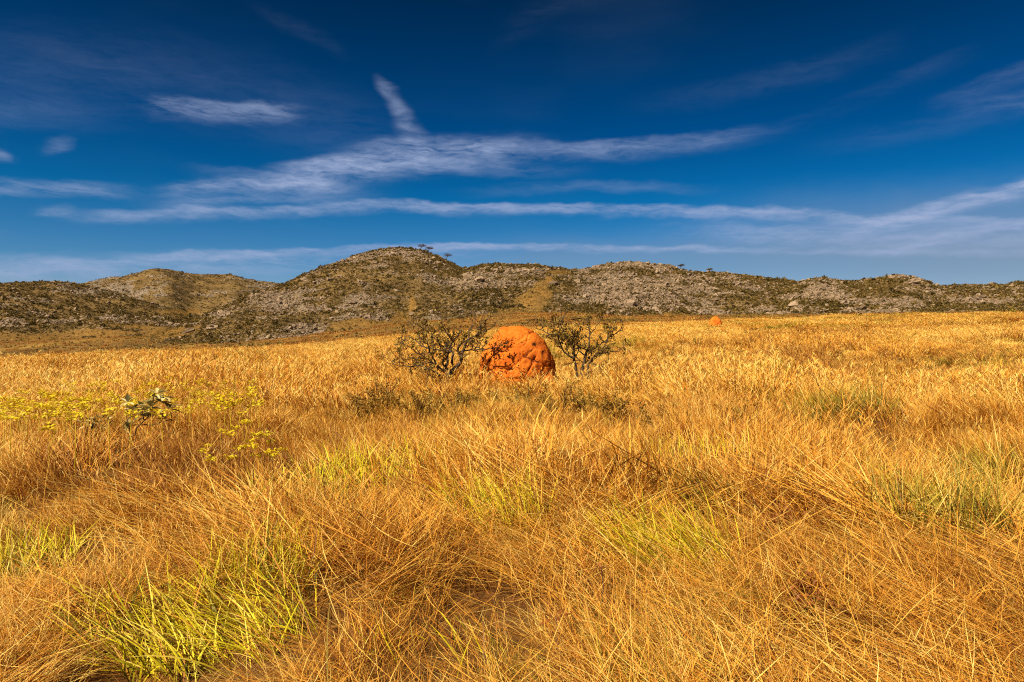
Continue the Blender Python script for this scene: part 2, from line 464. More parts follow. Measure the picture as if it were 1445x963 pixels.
def hill_mat():
    """scrub, dry grass and bare stone on the hillsides; 'meadow' marks the grassy clearings"""
    m, nt = mat('hillside'); g = N(nt, 'ShaderNodeNewGeometry'); pos = g.outputs['Position']
    a = tnoise(nt, pos, 0.05, 5, 0.6); b_ = tnoise(nt, pos, 0.55, 6, 0.7)
    f = mth(nt, 'ADD', mth(nt, 'MULTIPLY', a, .5), mth(nt, 'MULTIPLY', b_, .5))
    scrub = ramp(nt, f, [(.36, (.085, .052, .018)), (.47, (.16, .096, .034)), (.56, (.24, .148, .052)), (.66, (.33, .205, .075))])
    rock = ramp(nt, b_, [(.3, (.12, .09, .06)), (.5, (.26, .195, .135)), (.7, (.40, .30, .21))])
    md = N(nt, 'ShaderNodeAttribute', attribute_name='meadow'); rk = N(nt, 'ShaderNodeAttribute', attribute_name='rock')
    grass = ramp(nt, b_, [(.3, (.14, .075, .02)), (.5, (.27, .14, .034)), (.7, (.38, .21, .05))])
    rf = mth(nt, 'MULTIPLY', mth(nt, 'SUBTRACT', mth(nt, 'ADD', mth(nt, 'MULTIPLY', rk.outputs['Fac'], .6), b_), .78), 6.0, clamp=True)
    c = mixc(nt, rf, scrub, rock)
    c = mixc(nt, md.outputs['Fac'], c, grass)
    p = N(nt, 'ShaderNodeBsdfPrincipled'); p.inputs['Roughness'].default_value = 1.0; p.inputs['Specular IOR Level'].default_value = 0.1
    nt.links.new(c, p.inputs['Base Color'])
    b = N(nt, 'ShaderNodeBump'); b.inputs['Strength'].default_value = 1.0; b.inputs['Distance'].default_value = 1.2
    nt.links.new(b_, b.inputs['Height']); nt.links.new(b.outputs[0], p.inputs['Normal'])
    o = N(nt, 'ShaderNodeOutputMaterial'); nt.links.new(p.outputs[0], o.inputs[0])
    return m


def rock_mat():
    m, nt = mat('quartzite'); g = N(nt, 'ShaderNodeNewGeometry'); oi = N(nt, 'ShaderNodeObjectInfo')
    n = tnoise(nt, g.outputs['Position'], 1.2, 4, 0.7)
    f = mth(nt, 'ADD', mth(nt, 'MULTIPLY', n, .6), mth(nt, 'MULTIPLY', oi.outputs['Random'], .4))
    c = ramp(nt, f, [(.25, (.14, .092, .052)), (.45, (.26, .175, .105)), (.62, (.34, .235, .148)), (.8, (.45, .315, .20))])
    p = N(nt, 'ShaderNodeBsdfPrincipled'); p.inputs['Roughness'].default_value = 0.95; p.inputs['Specular IOR Level'].default_value = 0.15
    nt.links.new(c, p.inputs['Base Color'])
    o = N(nt, 'ShaderNodeOutputMaterial'); nt.links.new(p.outputs[0], o.inputs[0])
    return m


def mound_mat():
    m, nt = mat('termite_clay'); g = N(nt, 'ShaderNodeTexCoord'); pos = g.outputs['Object']
    n1 = tnoise(nt, pos, 2.2, 5, 0.6); n2 = tnoise(nt, pos, 24, 5, 0.7)
    f = mth(nt, 'ADD', mth(nt, 'MULTIPLY', n1, .55), mth(nt, 'MULTIPLY', n2, .45))
    c = ramp(nt, f, [(.32, (.40, .075, .010)), (.45, (.66, .145, .016)), (.56, (.82, .215, .024)), (.7, (.88, .33, .05))])
    st = N(nt, 'ShaderNodeAttribute', attribute_name='stain_shade')
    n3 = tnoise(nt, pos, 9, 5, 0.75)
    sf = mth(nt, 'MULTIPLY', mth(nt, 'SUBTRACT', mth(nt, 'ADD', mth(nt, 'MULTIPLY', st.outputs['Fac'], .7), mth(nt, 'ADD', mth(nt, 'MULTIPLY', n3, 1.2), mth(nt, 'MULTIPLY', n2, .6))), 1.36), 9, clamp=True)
    c = mixc(nt, sf, c, (.085, .028, .012))  # dark tone for cracks and clay patches, with painted branch shadow and shading
    p = N(nt, 'ShaderNodeBsdfPrincipled'); p.inputs['Roughness'].default_value = 1.0; p.inputs['Specular IOR Level'].default_value = 0.05
    nt.links.new(c, p.inputs['Base Color'])
    b = N(nt, 'ShaderNodeBump'); b.inputs['Strength'].default_value = 0.8; b.inputs['Distance'].default_value = 0.06
    nt.links.new(f, b.inputs['Height']); nt.links.new(b.outputs[0], p.inputs['Normal'])
    o = N(nt, 'ShaderNodeOutputMaterial'); nt.links.new(p.outputs[0], o.inputs[0])
    return m


M['bark'] = bark_mat(); M['ground'] = ground_mat(); M['hill'] = hill_mat(); M['rock'] = rock_mat(); M['mound'] = mound_mat()

# ------------------------------------------------------------------ terrain shape
AZT = np.linspace(-1.25, 1.25, 1501)


def table(pts, smooth=5, back=None):
    """photo pixels [(px, value)] -> value as a smooth function of azimuth"""
    a = [float(ray(p[0], 462)[0]) for p in pts]; v = [p[1] for p in pts]
    t = np.interp(AZT, a, v)
    k = np.exp(-0.5 * (np.arange(-3 * smooth, 3 * smooth + 1) / smooth) ** 2); k /= k.sum()
    return np.convolve(np.pad(t, 3 * smooth, mode='edge'), k, 'valid')


def slope_table(pts, smooth=5):
    a = []; v = []
    for p in pts:
        r = ray(p[0], p[1]); a.append(float(r[0])); v.append(float(r[1]))
    t = np.interp(AZT, a, v)
    k = np.exp(-0.5 * (np.arange(-3 * smooth, 3 * smooth + 1) / smooth) ** 2); k /= k.sum()
    return np.convolve(np.pad(t, 3 * smooth, mode='edge'), k, 'valid')


def look(tab, a): return np.interp(a, AZT, tab)


BROW = [(-600, 514), (0, 507), (100, 503), (200, 500), (300, 498), (400, 492), (500, 481), (560, 474), (700, 465), (800, 461), (940, 455), (1100, 449), (1300, 443), (1445, 441), (2000, 440)]
T_sb = slope_table(BROW, 25)
T_rb = table([(-600, 62), (0, 70), (200, 75), (300, 80), (400, 90), (500, 110), (560, 125), (700, 140), (940, 160), (1300, 150), (2000, 140)], 30)
FOOT = [(-600, 488), (0, 486), (100, 480), (200, 474), (300, 478), (450, 470), (560, 456), (700, 443), (760, 437), (880, 446), (1000, 447), (1200, 444), (1445, 441), (2000, 438)]
T_sf = slope_table(FOOT, 25)
T_rf = table([(-600, 400), (0, 420), (200, 410), (300, 330), (450, 305), (560, 300), (700, 330), (760, 340), (880, 300), (1445, 285), (2000, 280)], 30)
T_dip = table([(-600, 6), (200, 4), (400, 3), (500, 2.5), (700, 1.5), (1000, 1.0), (2000, .8)], 30)


def hummock(x, y): return fbm(x / 1.5 + 7, y / 1.5, 2, 131) * 2


def ground_z(x, y, fine=True):
    x = np.asarray(x, float); y = np.asarray(y, float)
    R = np.hypot(x, y) + 1e-6; a = np.arctan2(x, y)
    # behind the viewer the field simply goes on
    af = np.clip(np.where(np.abs(a) > 1.2, np.sign(a) * (1.2 - 1.2 * sstep(1.2, math.pi, np.abs(a))), a), -1.24, 1.24)
    sb, rb, sf, rf = look(T_sb, af), look(T_rb, af), look(T_sf, af), look(T_rf, af)
    zb = EYE - 0.5 + sb * rb; zf = EYE + sf * rf
    z1 = zb * (R / rb) ** 1.6
    t = np.clip((R - rb) / (rf - rb), 0, 1)
    z2 = zb + (zf - zb) * (t * t * (3 - 2 * t)) - look(T_dip, af) * np.sin(np.pi * t) ** 1.5
    z3 = zf + (-20 - zf) * sstep(0, 1, (R - rf) / 3000)
    z = np.where(R < rb, z1, np.where(R < rf, z2, z3))
    if fine:
        amp = np.clip(R / 8, 0, 1) * 0.16 + np.clip(R / 60, 0, 1) * 0.35
        z = z + amp * fbm(x / 5.5, y / 5.5, 3, 3) * sstep(0.3, 3, R) + 0.13 * hummock(x, y) * (1 - sstep(25, 45, R))
    return z


def at(px, py):
    """where the line of sight through a photo pixel meets the ground"""
    a, s = ray(px, py); a = float(a); s = float(s)
    R = np.geomspace(1.0, 260, 4000)
    zz = ground_z(R * math.sin(a), R * math.cos(a)); hit = np.nonzero(EYE + s * R <= zz)[0]
    r = R[hit[0]] if len(hit) else 150.0
    x, y = r * math.sin(a), r * math.cos(a)
    return Vector((x, y, float(ground_z(x, y))))


def on(px, dist):
    a = float(ray(px, 462)[0]); x, y = dist * math.tan(a), dist
    return Vector((x, y, float(ground_z(x, y))))


def at_h(px, py, h):
    """distance at which the sight line through a pixel passes h above the ground"""
    a, s = ray(px, py); a = float(a); s = float(s)
    R = np.geomspace(1.5, 260, 3000)
    zz = ground_z(R * math.sin(a), R * math.cos(a)) + h; hit = np.nonzero(EYE + s * R <= zz)[0]
    return float((R[hit[0]] if len(hit) else 150.0) * math.cos(a))


def build_ground():
    af = np.linspace(-0.95, 0.95, 520); ab = np.linspace(0.95, 2 * math.pi - 0.95, 120)[1:-1]
    A = np.concatenate([af, ab]); R = np.concatenate([[0.05], np.geomspace(0.4, 60, 150), np.geomspace(61, 520, 150), np.geomspace(540, 9000, 40)])
    AA, RR = np.meshgrid(A, R); X = RR * np.sin(AA); Y = RR * np.cos(AA); Z = ground_z(X, Y)
    v = np.stack([X, Y, Z], -1).reshape(-1, 3); n = len(A); m = len(R)
    i, j = np.meshgrid(np.arange(m - 1), np.arange(n), indexing='ij'); j2 = (j + 1) % n
    q = np.stack([i * n + j, (i + 1) * n + j, (i + 1) * n + j2, i * n + j2], -1).reshape(-1, 4)
    return tag(obj('ground', mesh_np('ground', v, q[:, ::-1], M['ground'], True)), kind='structure')


build_ground()

# hills: crest line seen from the field, crest distance, foot distance, dry clearings
HILLS = {
    'far_hill': dict(crest=[(-900, 420), (-400, 400), (-100, 408), (60, 410), (100, 406), (150, 396), (195, 386), (215, 382), (240, 382), (265, 388), (300, 391), (325, 390), (360, 398), (390, 402), (420, 406), (480, 425), (560, 460)],
                     rc=950, rf=690, amp=5, px=(-700, 540)),
    'valley_side_hill': dict(crest=[(-900, 390), (-400, 388), (-150, 402), (0, 402), (40, 401), (85, 399), (120, 405), (160, 414), (200, 426), (260, 441), (320, 455), (380, 474)],
                             rc=640, rf=440, amp=3.5, px=(-800, 370)),
    'main_hill': dict(crest=[(140, 500), (180, 487), (240, 464), (300, 441), (350, 421), (395, 405), (420, 394), (450, 380), (480, 372), (520, 359), (545, 354), (575, 353), (600, 357), (625, 368), (650, 380), (680, 390), (720, 404), (800, 440), (860, 460)],
                      rc=430, rf=280, amp=3.0, px=(150, 850)),
    'long_ridge': dict(crest=[(560, 452), (585, 425), (610, 405), (650, 382), (680, 375), (720, 375), (760, 378), (790, 382), (815, 384), (850, 377), (890, 373), (920, 373), (950, 378), (975, 385), (1020, 387), (1060, 391), (1090, 397), (1130, 400), (1145, 395), (1160, 391), (1180, 395), (1200, 399), (1240, 393), (1270, 388), (1300, 393), (1330, 406), (1370, 403), (1420, 403), (1445, 399), (1700, 380), (2000, 395), (2600, 420)],
                       rc=400, rf=300, amp=2.6, px=(555, 2300)),
    'rocky_knoll': dict(crest=[(790, 462), (830, 428), (860, 408), (900, 398), (940, 402), (970, 425), (1010, 455)],
                        rc=335, rf=285, amp=2.0, px=(795, 1010)),
    'rocky_spur': dict(crest=[(1050, 455), (1110, 428), (1150, 414), (1185, 417), (1220, 450)],
                       rc=330, rf=283, amp=1.6, px=(1055, 1218)),
    'stony_shoulder': dict(crest=[(560, 456), (600, 424), (640, 400), (670, 392), (700, 402), (730, 436), (750, 455)],
                           rc=350, rf=290, amp=1.8, px=(565, 748)),
}
CLEAR = [  # grassy clearings: px, py centre and half sizes
    (700, 450, 50, 8), (728, 440, 30, 9), (746, 427, 17, 12), (762, 411, 10, 12), (776, 397, 8, 10), (582, 434, 7, 22), (565, 450, 22, 10), (530, 458, 60, 9), (640, 456, 80, 6), (790, 385, 18, 6),
    (260, 441, 40, 4), (140, 470, 80, 8), (60, 478, 90, 9), (230, 470, 50, 10), (960, 448, 90, 4),
]


def hill_z(h, a, R):
    sc = look(h['_s'], a)
    jit = fbm(a * 9, a * 0 + 3, 3, 31) * 0.22
    rc = h['rc'] * (1 + jit); rf = h['rf'] * (1 + fbm(a * 14, a * 0 + 9, 3, 41) * 0.12)
    x, y = R * np.sin(a), R * np.cos(a)
    zc = EYE + rc * sc; zf = ground_z(rf * np.sin(a), rf * np.cos(a), False) - 1.0
    t = (R - rf) / (rc - rf)
    S = np.where(t < 1, np.sin(np.clip(t, -.4, 1) * math.pi / 2) * 0.72 + 0.28 * sstep(0, 1, t), 1 - 0.55 * np.clip(t - 1, 0, 3) ** 1.6)
    D = np.maximum(zc - zf, 0)
    z = zf + D * S - 4.0 * (1 - sstep(0, 3, zc - zf))
    k = np.clip(t * 2, 0, 1) * np.clip(D / 12, 0, 1)
    z = z + h['amp'] * k * (3.4 * fbm(x / 45, y / 45, 4, 51) * np.clip(1.25 - np.clip(t, 0, 1), 0.25, 1) + 0.9 * fbm(x / 9, y / 9, 3, 61))
    return z, t


def pix(x, y, z):
    c, s = math.cos(PITCH), math.sin(PITCH); dz = z - EYE
    yy = y * c - dz * s; zz = y * s + dz * c
    yy = np.maximum(yy, 1e-3)
    return PW / 2 + FPX * x / yy, PH / 2 - FPX * zz / yy


def masks(x, y, z):
    px, py = pix(x, y, z)
    md = np.zeros_like(px)
    wob = 1 + 1.8 * fbm(x / 14, y / 14, 4, 71)
    for cx, cy, rx, ry in CLEAR:
        md = np.maximum(md, 1 - sstep(.25, 1.35, np.hypot((px - cx) / rx, (py - cy) / ry) * wob))
    rk = np.clip(0.33 + 1.0 * fbm(x / 40, y / 40, 3, 81) + 1.0 * fbm(x / 9, y / 9, 3, 82) + 1.3 * fbm(x / 20 + z / 9, z / 2.6, 3, 83), 0, 1)
    for cx, cy, rx, ry, g in ((890, 412, 60, 34, .55), (650, 400, 60, 18, .4), (540, 365, 60, 14, .3), (1165, 420, 45, 16, .45), (1000, 400, 200, 14, .12), (150, 415, 70, 12, .45), (390, 425, 60, 22, .25), (220, 392, 80, 10, .2), (600, 370, 34, 12, .3)):
        rk = np.clip(rk + g * (1 - sstep(.4, 1.2, np.hypot((px - cx) / rx, (py - cy) / ry) * wob)), 0, 1)
    return md, rk * (1 - md)


HILL_PTS = []
for name, h in HILLS.items():
    h['_s'] = slope_table(h['crest'], 2)
    a0, a1 = float(ray(h['px'][0], 462)[0]), float(ray(h['px'][1], 462)[0])
    nA = int((a1 - a0) * FPX / 1.8) + 2; nR = 80
    A = np.linspace(a0, a1, nA); T = np.concatenate([np.linspace(-0.25, 1.05, nR), np.linspace(1.1, 2.6, 20)])
    AA, TT = np.meshgrid(A, T)
    RR = h['rf'] * (1 + fbm(AA * 14, AA * 0 + 9, 3, 41) * 0.12); RC = h['rc'] * (1 + fbm(AA * 9, AA * 0 + 3, 3, 31) * 0.22)
    RR = RR + TT * (RC - RR)
    Z, t = hill_z(h, AA, RR)
    X, Y = RR * np.sin(AA), RR * np.cos(AA)
    G = ground_z(X, Y, False)
    md, rk = masks(X, Y, Z)
    n, m = len(A), len(T)
    i, j = np.meshgrid(np.arange(m - 1), np.arange(n - 1), indexing='ij')
    q = np.stack([i * n + j, i * n + j + 1, (i + 1) * n + j + 1, (i + 1) * n + j], -1).reshape(-1, 4)
    ok = ((Z - G).ravel()[q].max(1) > -1.5)
    me = mesh_np(name, np.stack([X, Y, Z], -1).reshape(-1, 3), q[ok], M['hill'], True, {'meadow': md.ravel(), 'rock': rk.ravel()})
    tag(obj(name, me), kind='structure')
    h['_a'] = (a0, a1)


# ------------------------------------------------------------------ scattered stuff (uncountable)
def scatter(name, pts, rot, scl, idx, protos):
    c = bpy.data.collections.new(name + '_forms')
    for k, me in enumerate(protos):
        c.objects.link(bpy.data.objects.new('%s_form_%02d' % (name, k), me))
    me = bpy.data.meshes.new(name); me.vertices.add(len(pts))
    me.vertices.foreach_set('co', np.asarray(pts, np.float32).ravel())
    for nm, val in (('rot', rot), ('scl', scl)):
        a = me.attributes.new(nm, 'FLOAT_VECTOR', 'POINT'); a.data.foreach_set('vector', np.asarray(val, np.float32).ravel())
    a = me.attributes.new('idx', 'INT', 'POINT'); a.data.foreach_set('value', np.asarray(idx, np.int32))
    me.update()
    o = obj(name, me); tag(o, kind='stuff')
    ng = bpy.data.node_groups.new(name, 'GeometryNodeTree')
    ng.interface.new_socket('Geometry', in_out='INPUT', socket_type='NodeSocketGeometry')
    ng.interface.new_socket('Geometry', in_out='OUTPUT', socket_type='NodeSocketGeometry')
    L = ng.links.new
    gi = ng.nodes.new('NodeGroupInput'); go = ng.nodes.new('NodeGroupOutput')
    ci = ng.nodes.new('GeometryNodeCollectionInfo'); ci.inputs['Collection'].default_value = c
    ci.inputs['Separate Children'].default_value = True; ci.inputs['Reset Children'].default_value = True
    ip = ng.nodes.new('GeometryNodeInstanceOnPoints'); ip.inputs['Pick Instance'].default_value = True

    def na(nm, ty):
        n = ng.nodes.new('GeometryNodeInputNamedAttribute'); n.data_type = ty; n.inputs['Name'].default_value = nm
        return n.outputs['Attribute']
    er = ng.nodes.new('FunctionNodeEulerToRotation'); L(na('rot', 'FLOAT_VECTOR'), er.inputs[0])
    L(gi.outputs[0], ip.inputs['Points']); L(ci.outputs[0], ip.inputs['Instance']); L(na('idx', 'INT'), ip.inputs['Instance Index'])
    L(er.outputs[0], ip.inputs['Rotation']); L(na('scl', 'FLOAT_VECTOR'), ip.inputs['Scale'])
    L(ip.outputs[0], go.inputs[0])
    md = o.modifiers.new('scatter', 'NODES'); md.node_group = ng
    return o


def U(a, b, n=None): return rng.uniform(a, b, n)


# --- hillside boulders and scrub
def rock_proto(seed, n=2):
    import bmesh
    bm = bmesh.new(); bmesh.ops.create_icosphere(bm, subdivisions=n, radius=1)
    off = Vector((seed * 7.1, seed * 3.3, 1.7))
    for v in bm.verts:
        d = v.co.normalized()
        f = 1 + 0.55 * mnoise.noise(d * 1.3 + off) + 0.3 * mnoise.noise(d * 3.1 + off)
        c = mnoise.cell(d * 1.7 + off)
        v.co = d * f * (0.85 + 0.25 * c); v.co.z *= 0.75
    me = bpy.data.meshes.new('rock'); bm.to_mesh(me); bm.free(); me.materials.append(M['rock'])
    return me


ROCKS = [rock_proto(k, 2) for k in range(6)]


def bush_proto(mt, n, leaf, flat=0.75):
    g = Geo()
    for _ in range(n):
        d = rng.normal(size=3); d[2] = abs(d[2]); d /= np.linalg.norm(d)
        p = d * U(.55, 1.0) * np.array([1, 1, flat]); lf = d + rng.normal(size=3) * .7
        g.leaf(p, lf, leaf * U(.7, 1.4), leaf * .7, r=U(0, 1))
    return g.mesh('bush', mt)


BUSHES = [bush_proto(M['hill_leaf'], 46, .62) for _ in range(4)]
TUFTS = []
M['hill_tuft'] = blade_mat('hill_tuft', [(0.0, (.07, .045, .010)), (.35, (.18, .115, .022)), (.65, (.33, .21, .04)), (1, (.5, .32, .07))], inst=.5)
for k in range(3):
    g = Geo()
    for _ in range(22):
        g.blade((U(-.4, .4), U(-.4, .4), -.05), U(0, 6.28), U(.1, .6), U(.2, .9), U(.6, 1.1), .16, 3, r=U(0, 1))
    TUFTS.append(g.mesh('tuft', M['hill_tuft']))


def hill_samples(n_per_px):
    out = []
    top = list(HILLS.items())
    for name, h in top:
        a0, a1 = h['_a']; a0 = max(a0, -0.86); a1 = min(a1, 0.86)
        n = int((a1 - a0) * FPX * 90 * n_per_px)
        a = U(a0, a1, n); jit = fbm(a * 9, a * 0 + 3, 3, 31) * 0.22
        rc = h['rc'] * (1 + jit); rf = h['rf'] * (1 + fbm(a * 14, a * 0 + 9, 3, 41) * 0.12)
        R = rf + (rc - rf) * (1.06 * U(0, 1, n) ** 0.9 - .03)
        z, t = hill_z(h, a, R); x, y = R * np.sin(a), R * np.cos(a)
        keep = z > ground_z(x, y, False) - .3
        for on_, ho in top:                       # buried inside another hill
            if on_ == name: continue
            b0, b1 = ho['_a']; zz, tt = hill_z(ho, np.clip(a, b0, b1), R)
            keep &= ~((a > b0) & (a < b1) & (zz > z + .4) & (tt > 0) & (tt < 2))
        # hidden behind the crest of a nearer hill?
        out.append(np.stack([x, y, z, R], -1)[keep])
    return np.concatenate(out)


S = hill_samples(1.25)
md, rk = masks(S[:, 0], S[:, 1], S[:, 2])
u = U(0, 1, len(S))
isrock = (u < (0.09 + 0.66 * sstep(.32, .85, rk)) * np.where(S[:, 3] > 520, .5, 1)) & (md < .4)
Rk = S[isrock]; n = len(Rk)
far = np.clip(Rk[:, 3] / 430, .8, 1.1)
sz = np.clip(0.30 * (1 + 0.8 * (U(0, 1, n) ** -0.40 - 1)), .28, 1.5) * far * 0.95
scl = sz[:, None] * U(.65, 1.35, (n, 3)); rot = np.stack([U(-.5, .5, n), U(-.5, .5, n), U(0, 6.28, n)], -1)
Rp = Rk[:, :3].copy(); Rp[:, 2] += sz * .15
scatter('hillside_rocks', Rp, rot, scl, rng.integers(0, len(ROCKS), n), ROCKS)
isb = (~isrock) & (U(0, 1, len(S)) < np.where(md > .45, .22, np.where(S[:, 3] > 700, .36, np.where(S[:, 3] > 520, .5, .66))))
Bk = S[isb]; n = len(Bk); far = np.clip(Bk[:, 3] / 430, .8, 1.15)
sz = np.clip(0.32 * (1 + 0.8 * (U(0, 1, n) ** -0.36 - 1)), .28, 1.3) * far
ix = rng.integers(0, 4, n)
tuft = (U(0, 1, n) < .5) | ((md[isb] > .45) & (U(0, 1, n) < .94))
scatter('hillside_scrub', Bk[~tuft][:, :3], np.stack([0 * sz, 0 * sz, U(0, 6.28, n)], -1)[~tuft], (sz[:, None] * U(.7, 1.3, (n, 3)))[~tuft], ix[~tuft], BUSHES)
scatter('hillside_grass', Bk[tuft][:, :3], np.stack([0 * sz, 0 * sz, U(0, 6.28, n)], -1)[tuft], (sz[:, None] * U(.8, 1.5, (n, 3)))[tuft], ix[tuft] % 3, TUFTS)
print('hill pieces', isrock.sum(), isb.sum())

# --- dry grass of the meadow strips between field and hills
n = 26000; a = U(-.8, .8, n); rb_, rf_ = look(T_rb, a), look(T_rf, a); R = rb_ * 1.05 + (rf_ * 1.12 - rb_ * 1.05) * U(0, 1, n) ** .8
x, y = R * np.sin(a), R * np.cos(a); z = ground_z(x, y)
dk = fbm(x / 30, y / 12, 3, 161); kp = U(0, 1, n) < .55 + 1.2 * fbm(x / 22, y / 9, 3, 162)
dry = []
for k in range(3):
    g = Geo()
    for _ in range(30): g.blade((rng.normal(0, .45), rng.normal(0, .45), -.05), U(0, 6.28), U(.1, .6), U(.2, .9), U(.25, .5), .07, 3, r=U(0, 1))
    dry.append(g.mesh('meadow_tuft', M['rust_straw']))
s_ = U(.8, 1.8, n); mi = np.where(U(0, 1, n) < sstep(.0, .25, dk) * .8 + .08, 3 + rng.integers(0, 3, n), rng.integers(0, 3, n))
s_ = np.where(mi > 2, s_ * .55, s_)
scatter('meadow_grass', np.stack([x, y, z], -1)[kp], np.stack([0 * x, 0 * x, U(0, 6.28, n)], -1)[kp], np.stack([s_, s_, s_], -1)[kp], mi[kp], dry + TUFTS)

# --- the grass of the field
def tuft_proto(kind, n, w, H, seed, mt):
    r = np.random.default_rng(seed); g = Geo()
    for _ in range(n):
        rr = abs(r.normal()) * .13; th = r.uniform(0, 6.28)
        b = (rr * math.cos(th), rr * math.sin(th), -.03)
        rn = r.uniform(0, 1); L = H * r.uniform(.5, 1.15)
        if kind == 'up':        # upright, fanning a little, drifting one way
            azi = r.normal(0, 1.0); g.blade(b, azi, abs(r.normal(.15, .2)), r.uniform(.1, 1.0), L, w * r.uniform(.6, 1.4), 4, rn, r.uniform(-1.5, 1.5), r.normal(0, .4))
        elif kind == 'lean':    # combed over by the wind
            azi = r.normal(0, .5); g.blade(b, azi, r.uniform(.4, 1.0), r.uniform(.3, 1.0), L * 1.2, w * r.uniform(.6, 1.4), 5, rn, r.uniform(-1.3, 1.3), r.normal(0, .5))
        elif kind == 'flat':    # lodged straw lying in sheaves
            azi = r.normal(0, .42); b = (b[0] * 1.3 - .25, b[1] * 1.3, r.uniform(.0, .15))
            g.blade(b, azi, r.uniform(1.0, 1.45), r.uniform(-.2, .4), L * 1.5, w * r.uniform(.6, 1.4), 5, rn, r.uniform(-1.3, 1.3), r.normal(0, .5))
        else:                   # 'tangle': broken stalks every way
            azi = r.uniform(0, 6.28); b = (b[0] * 1.8, b[1] * 1.8, r.uniform(0, .15))
            g.blade(b, azi, r.uniform(.7, 1.5), r.normal(0, .6), L * .9, w * r.uniform(.5, 1.1), 4, rn, r.uniform(-1.3, 1.3), r.normal(0, 1.0))
    if kind in ('up', 'lean'):  # flowering stalks with feathery heads
        for _ in range(max(1, n // 18)):
            azi = r.normal(0, .7) if kind == 'lean' else r.uniform(0, 6.28); ln = r.uniform(.05, .6); L = H * r.uniform(1.0, 1.5); cv = r.uniform(.1, .6)
            rn = r.uniform(.55, 1)
            g.blade((r.normal(0, .08), r.normal(0, .08), 0), azi, ln, cv, L, w * .55, 4, rn, r.uniform(-1, 1))
            v = g.v[-1]; tip = (v[-1] + v[-2]) / 2; pr = (v[-3] + v[-4]) / 2
            for q in range(5):
                f = r.uniform(.2, 1); p = pr + (tip - pr) * f
                g.blade(p, r.uniform(0, 6.28), r.uniform(.2, .9), .3, .05 + .05 * r.uniform(), w * .7, 2, rn, r.uniform(-1, 1))
    return g.mesh('grass_' + kind, mt)


PROT = []; START = {}
def protos(key, kinds, n, w, H, mt, reps):
    START[key] = (len(PROT), reps)
    for kd in kinds:
        for k in range(reps): PROT.append(tuft_proto(kd, n, w, H, 100 + len(PROT), M[mt]))


KINDS = ('up', 'lean', 'flat', 'tangle')
for mt in ('straw', 'rust_straw', 'olive_blade'):
    rp = 4 if mt == 'straw' else 2
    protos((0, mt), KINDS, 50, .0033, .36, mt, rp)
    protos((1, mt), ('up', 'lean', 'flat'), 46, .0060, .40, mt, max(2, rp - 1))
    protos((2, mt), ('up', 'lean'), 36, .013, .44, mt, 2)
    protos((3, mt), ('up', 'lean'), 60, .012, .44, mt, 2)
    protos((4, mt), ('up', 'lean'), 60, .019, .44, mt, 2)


STALK0 = len(PROT)
for k in range(4):                                   # long pale straws lying across the mat
    g = Geo(); r = np.random.default_rng(500 + k)
    for _ in range(5):
        g.blade((r.normal(0, .3), r.normal(0, .3), r.uniform(.05, .22)), r.normal(0, .5), r.uniform(.7, 1.35), r.normal(.15, .25), r.uniform(.4, .8), .0036, 5, r.uniform(.4, .95), r.uniform(-1, 1), r.normal(0, .25))
    PROT.append(g.mesh('long_straw', M['straw']))


def flow(x, y):
    """direction in which the grass lies"""
    e = .05
    gx = (hummock(x + e, y) - hummock(x - e, y)) / (2 * e); gy = (hummock(x, y + e) - hummock(x, y - e)) / (2 * e)
    w = 2.4 + 3.4 * fbm(x / 3 + 4, y / 3, 2, 91) + 2.0 * fbm(x / 9, y / 9, 2, 95)
    return np.arctan2(np.sin(w) * .75 - gy, np.cos(w) * .75 - gx)


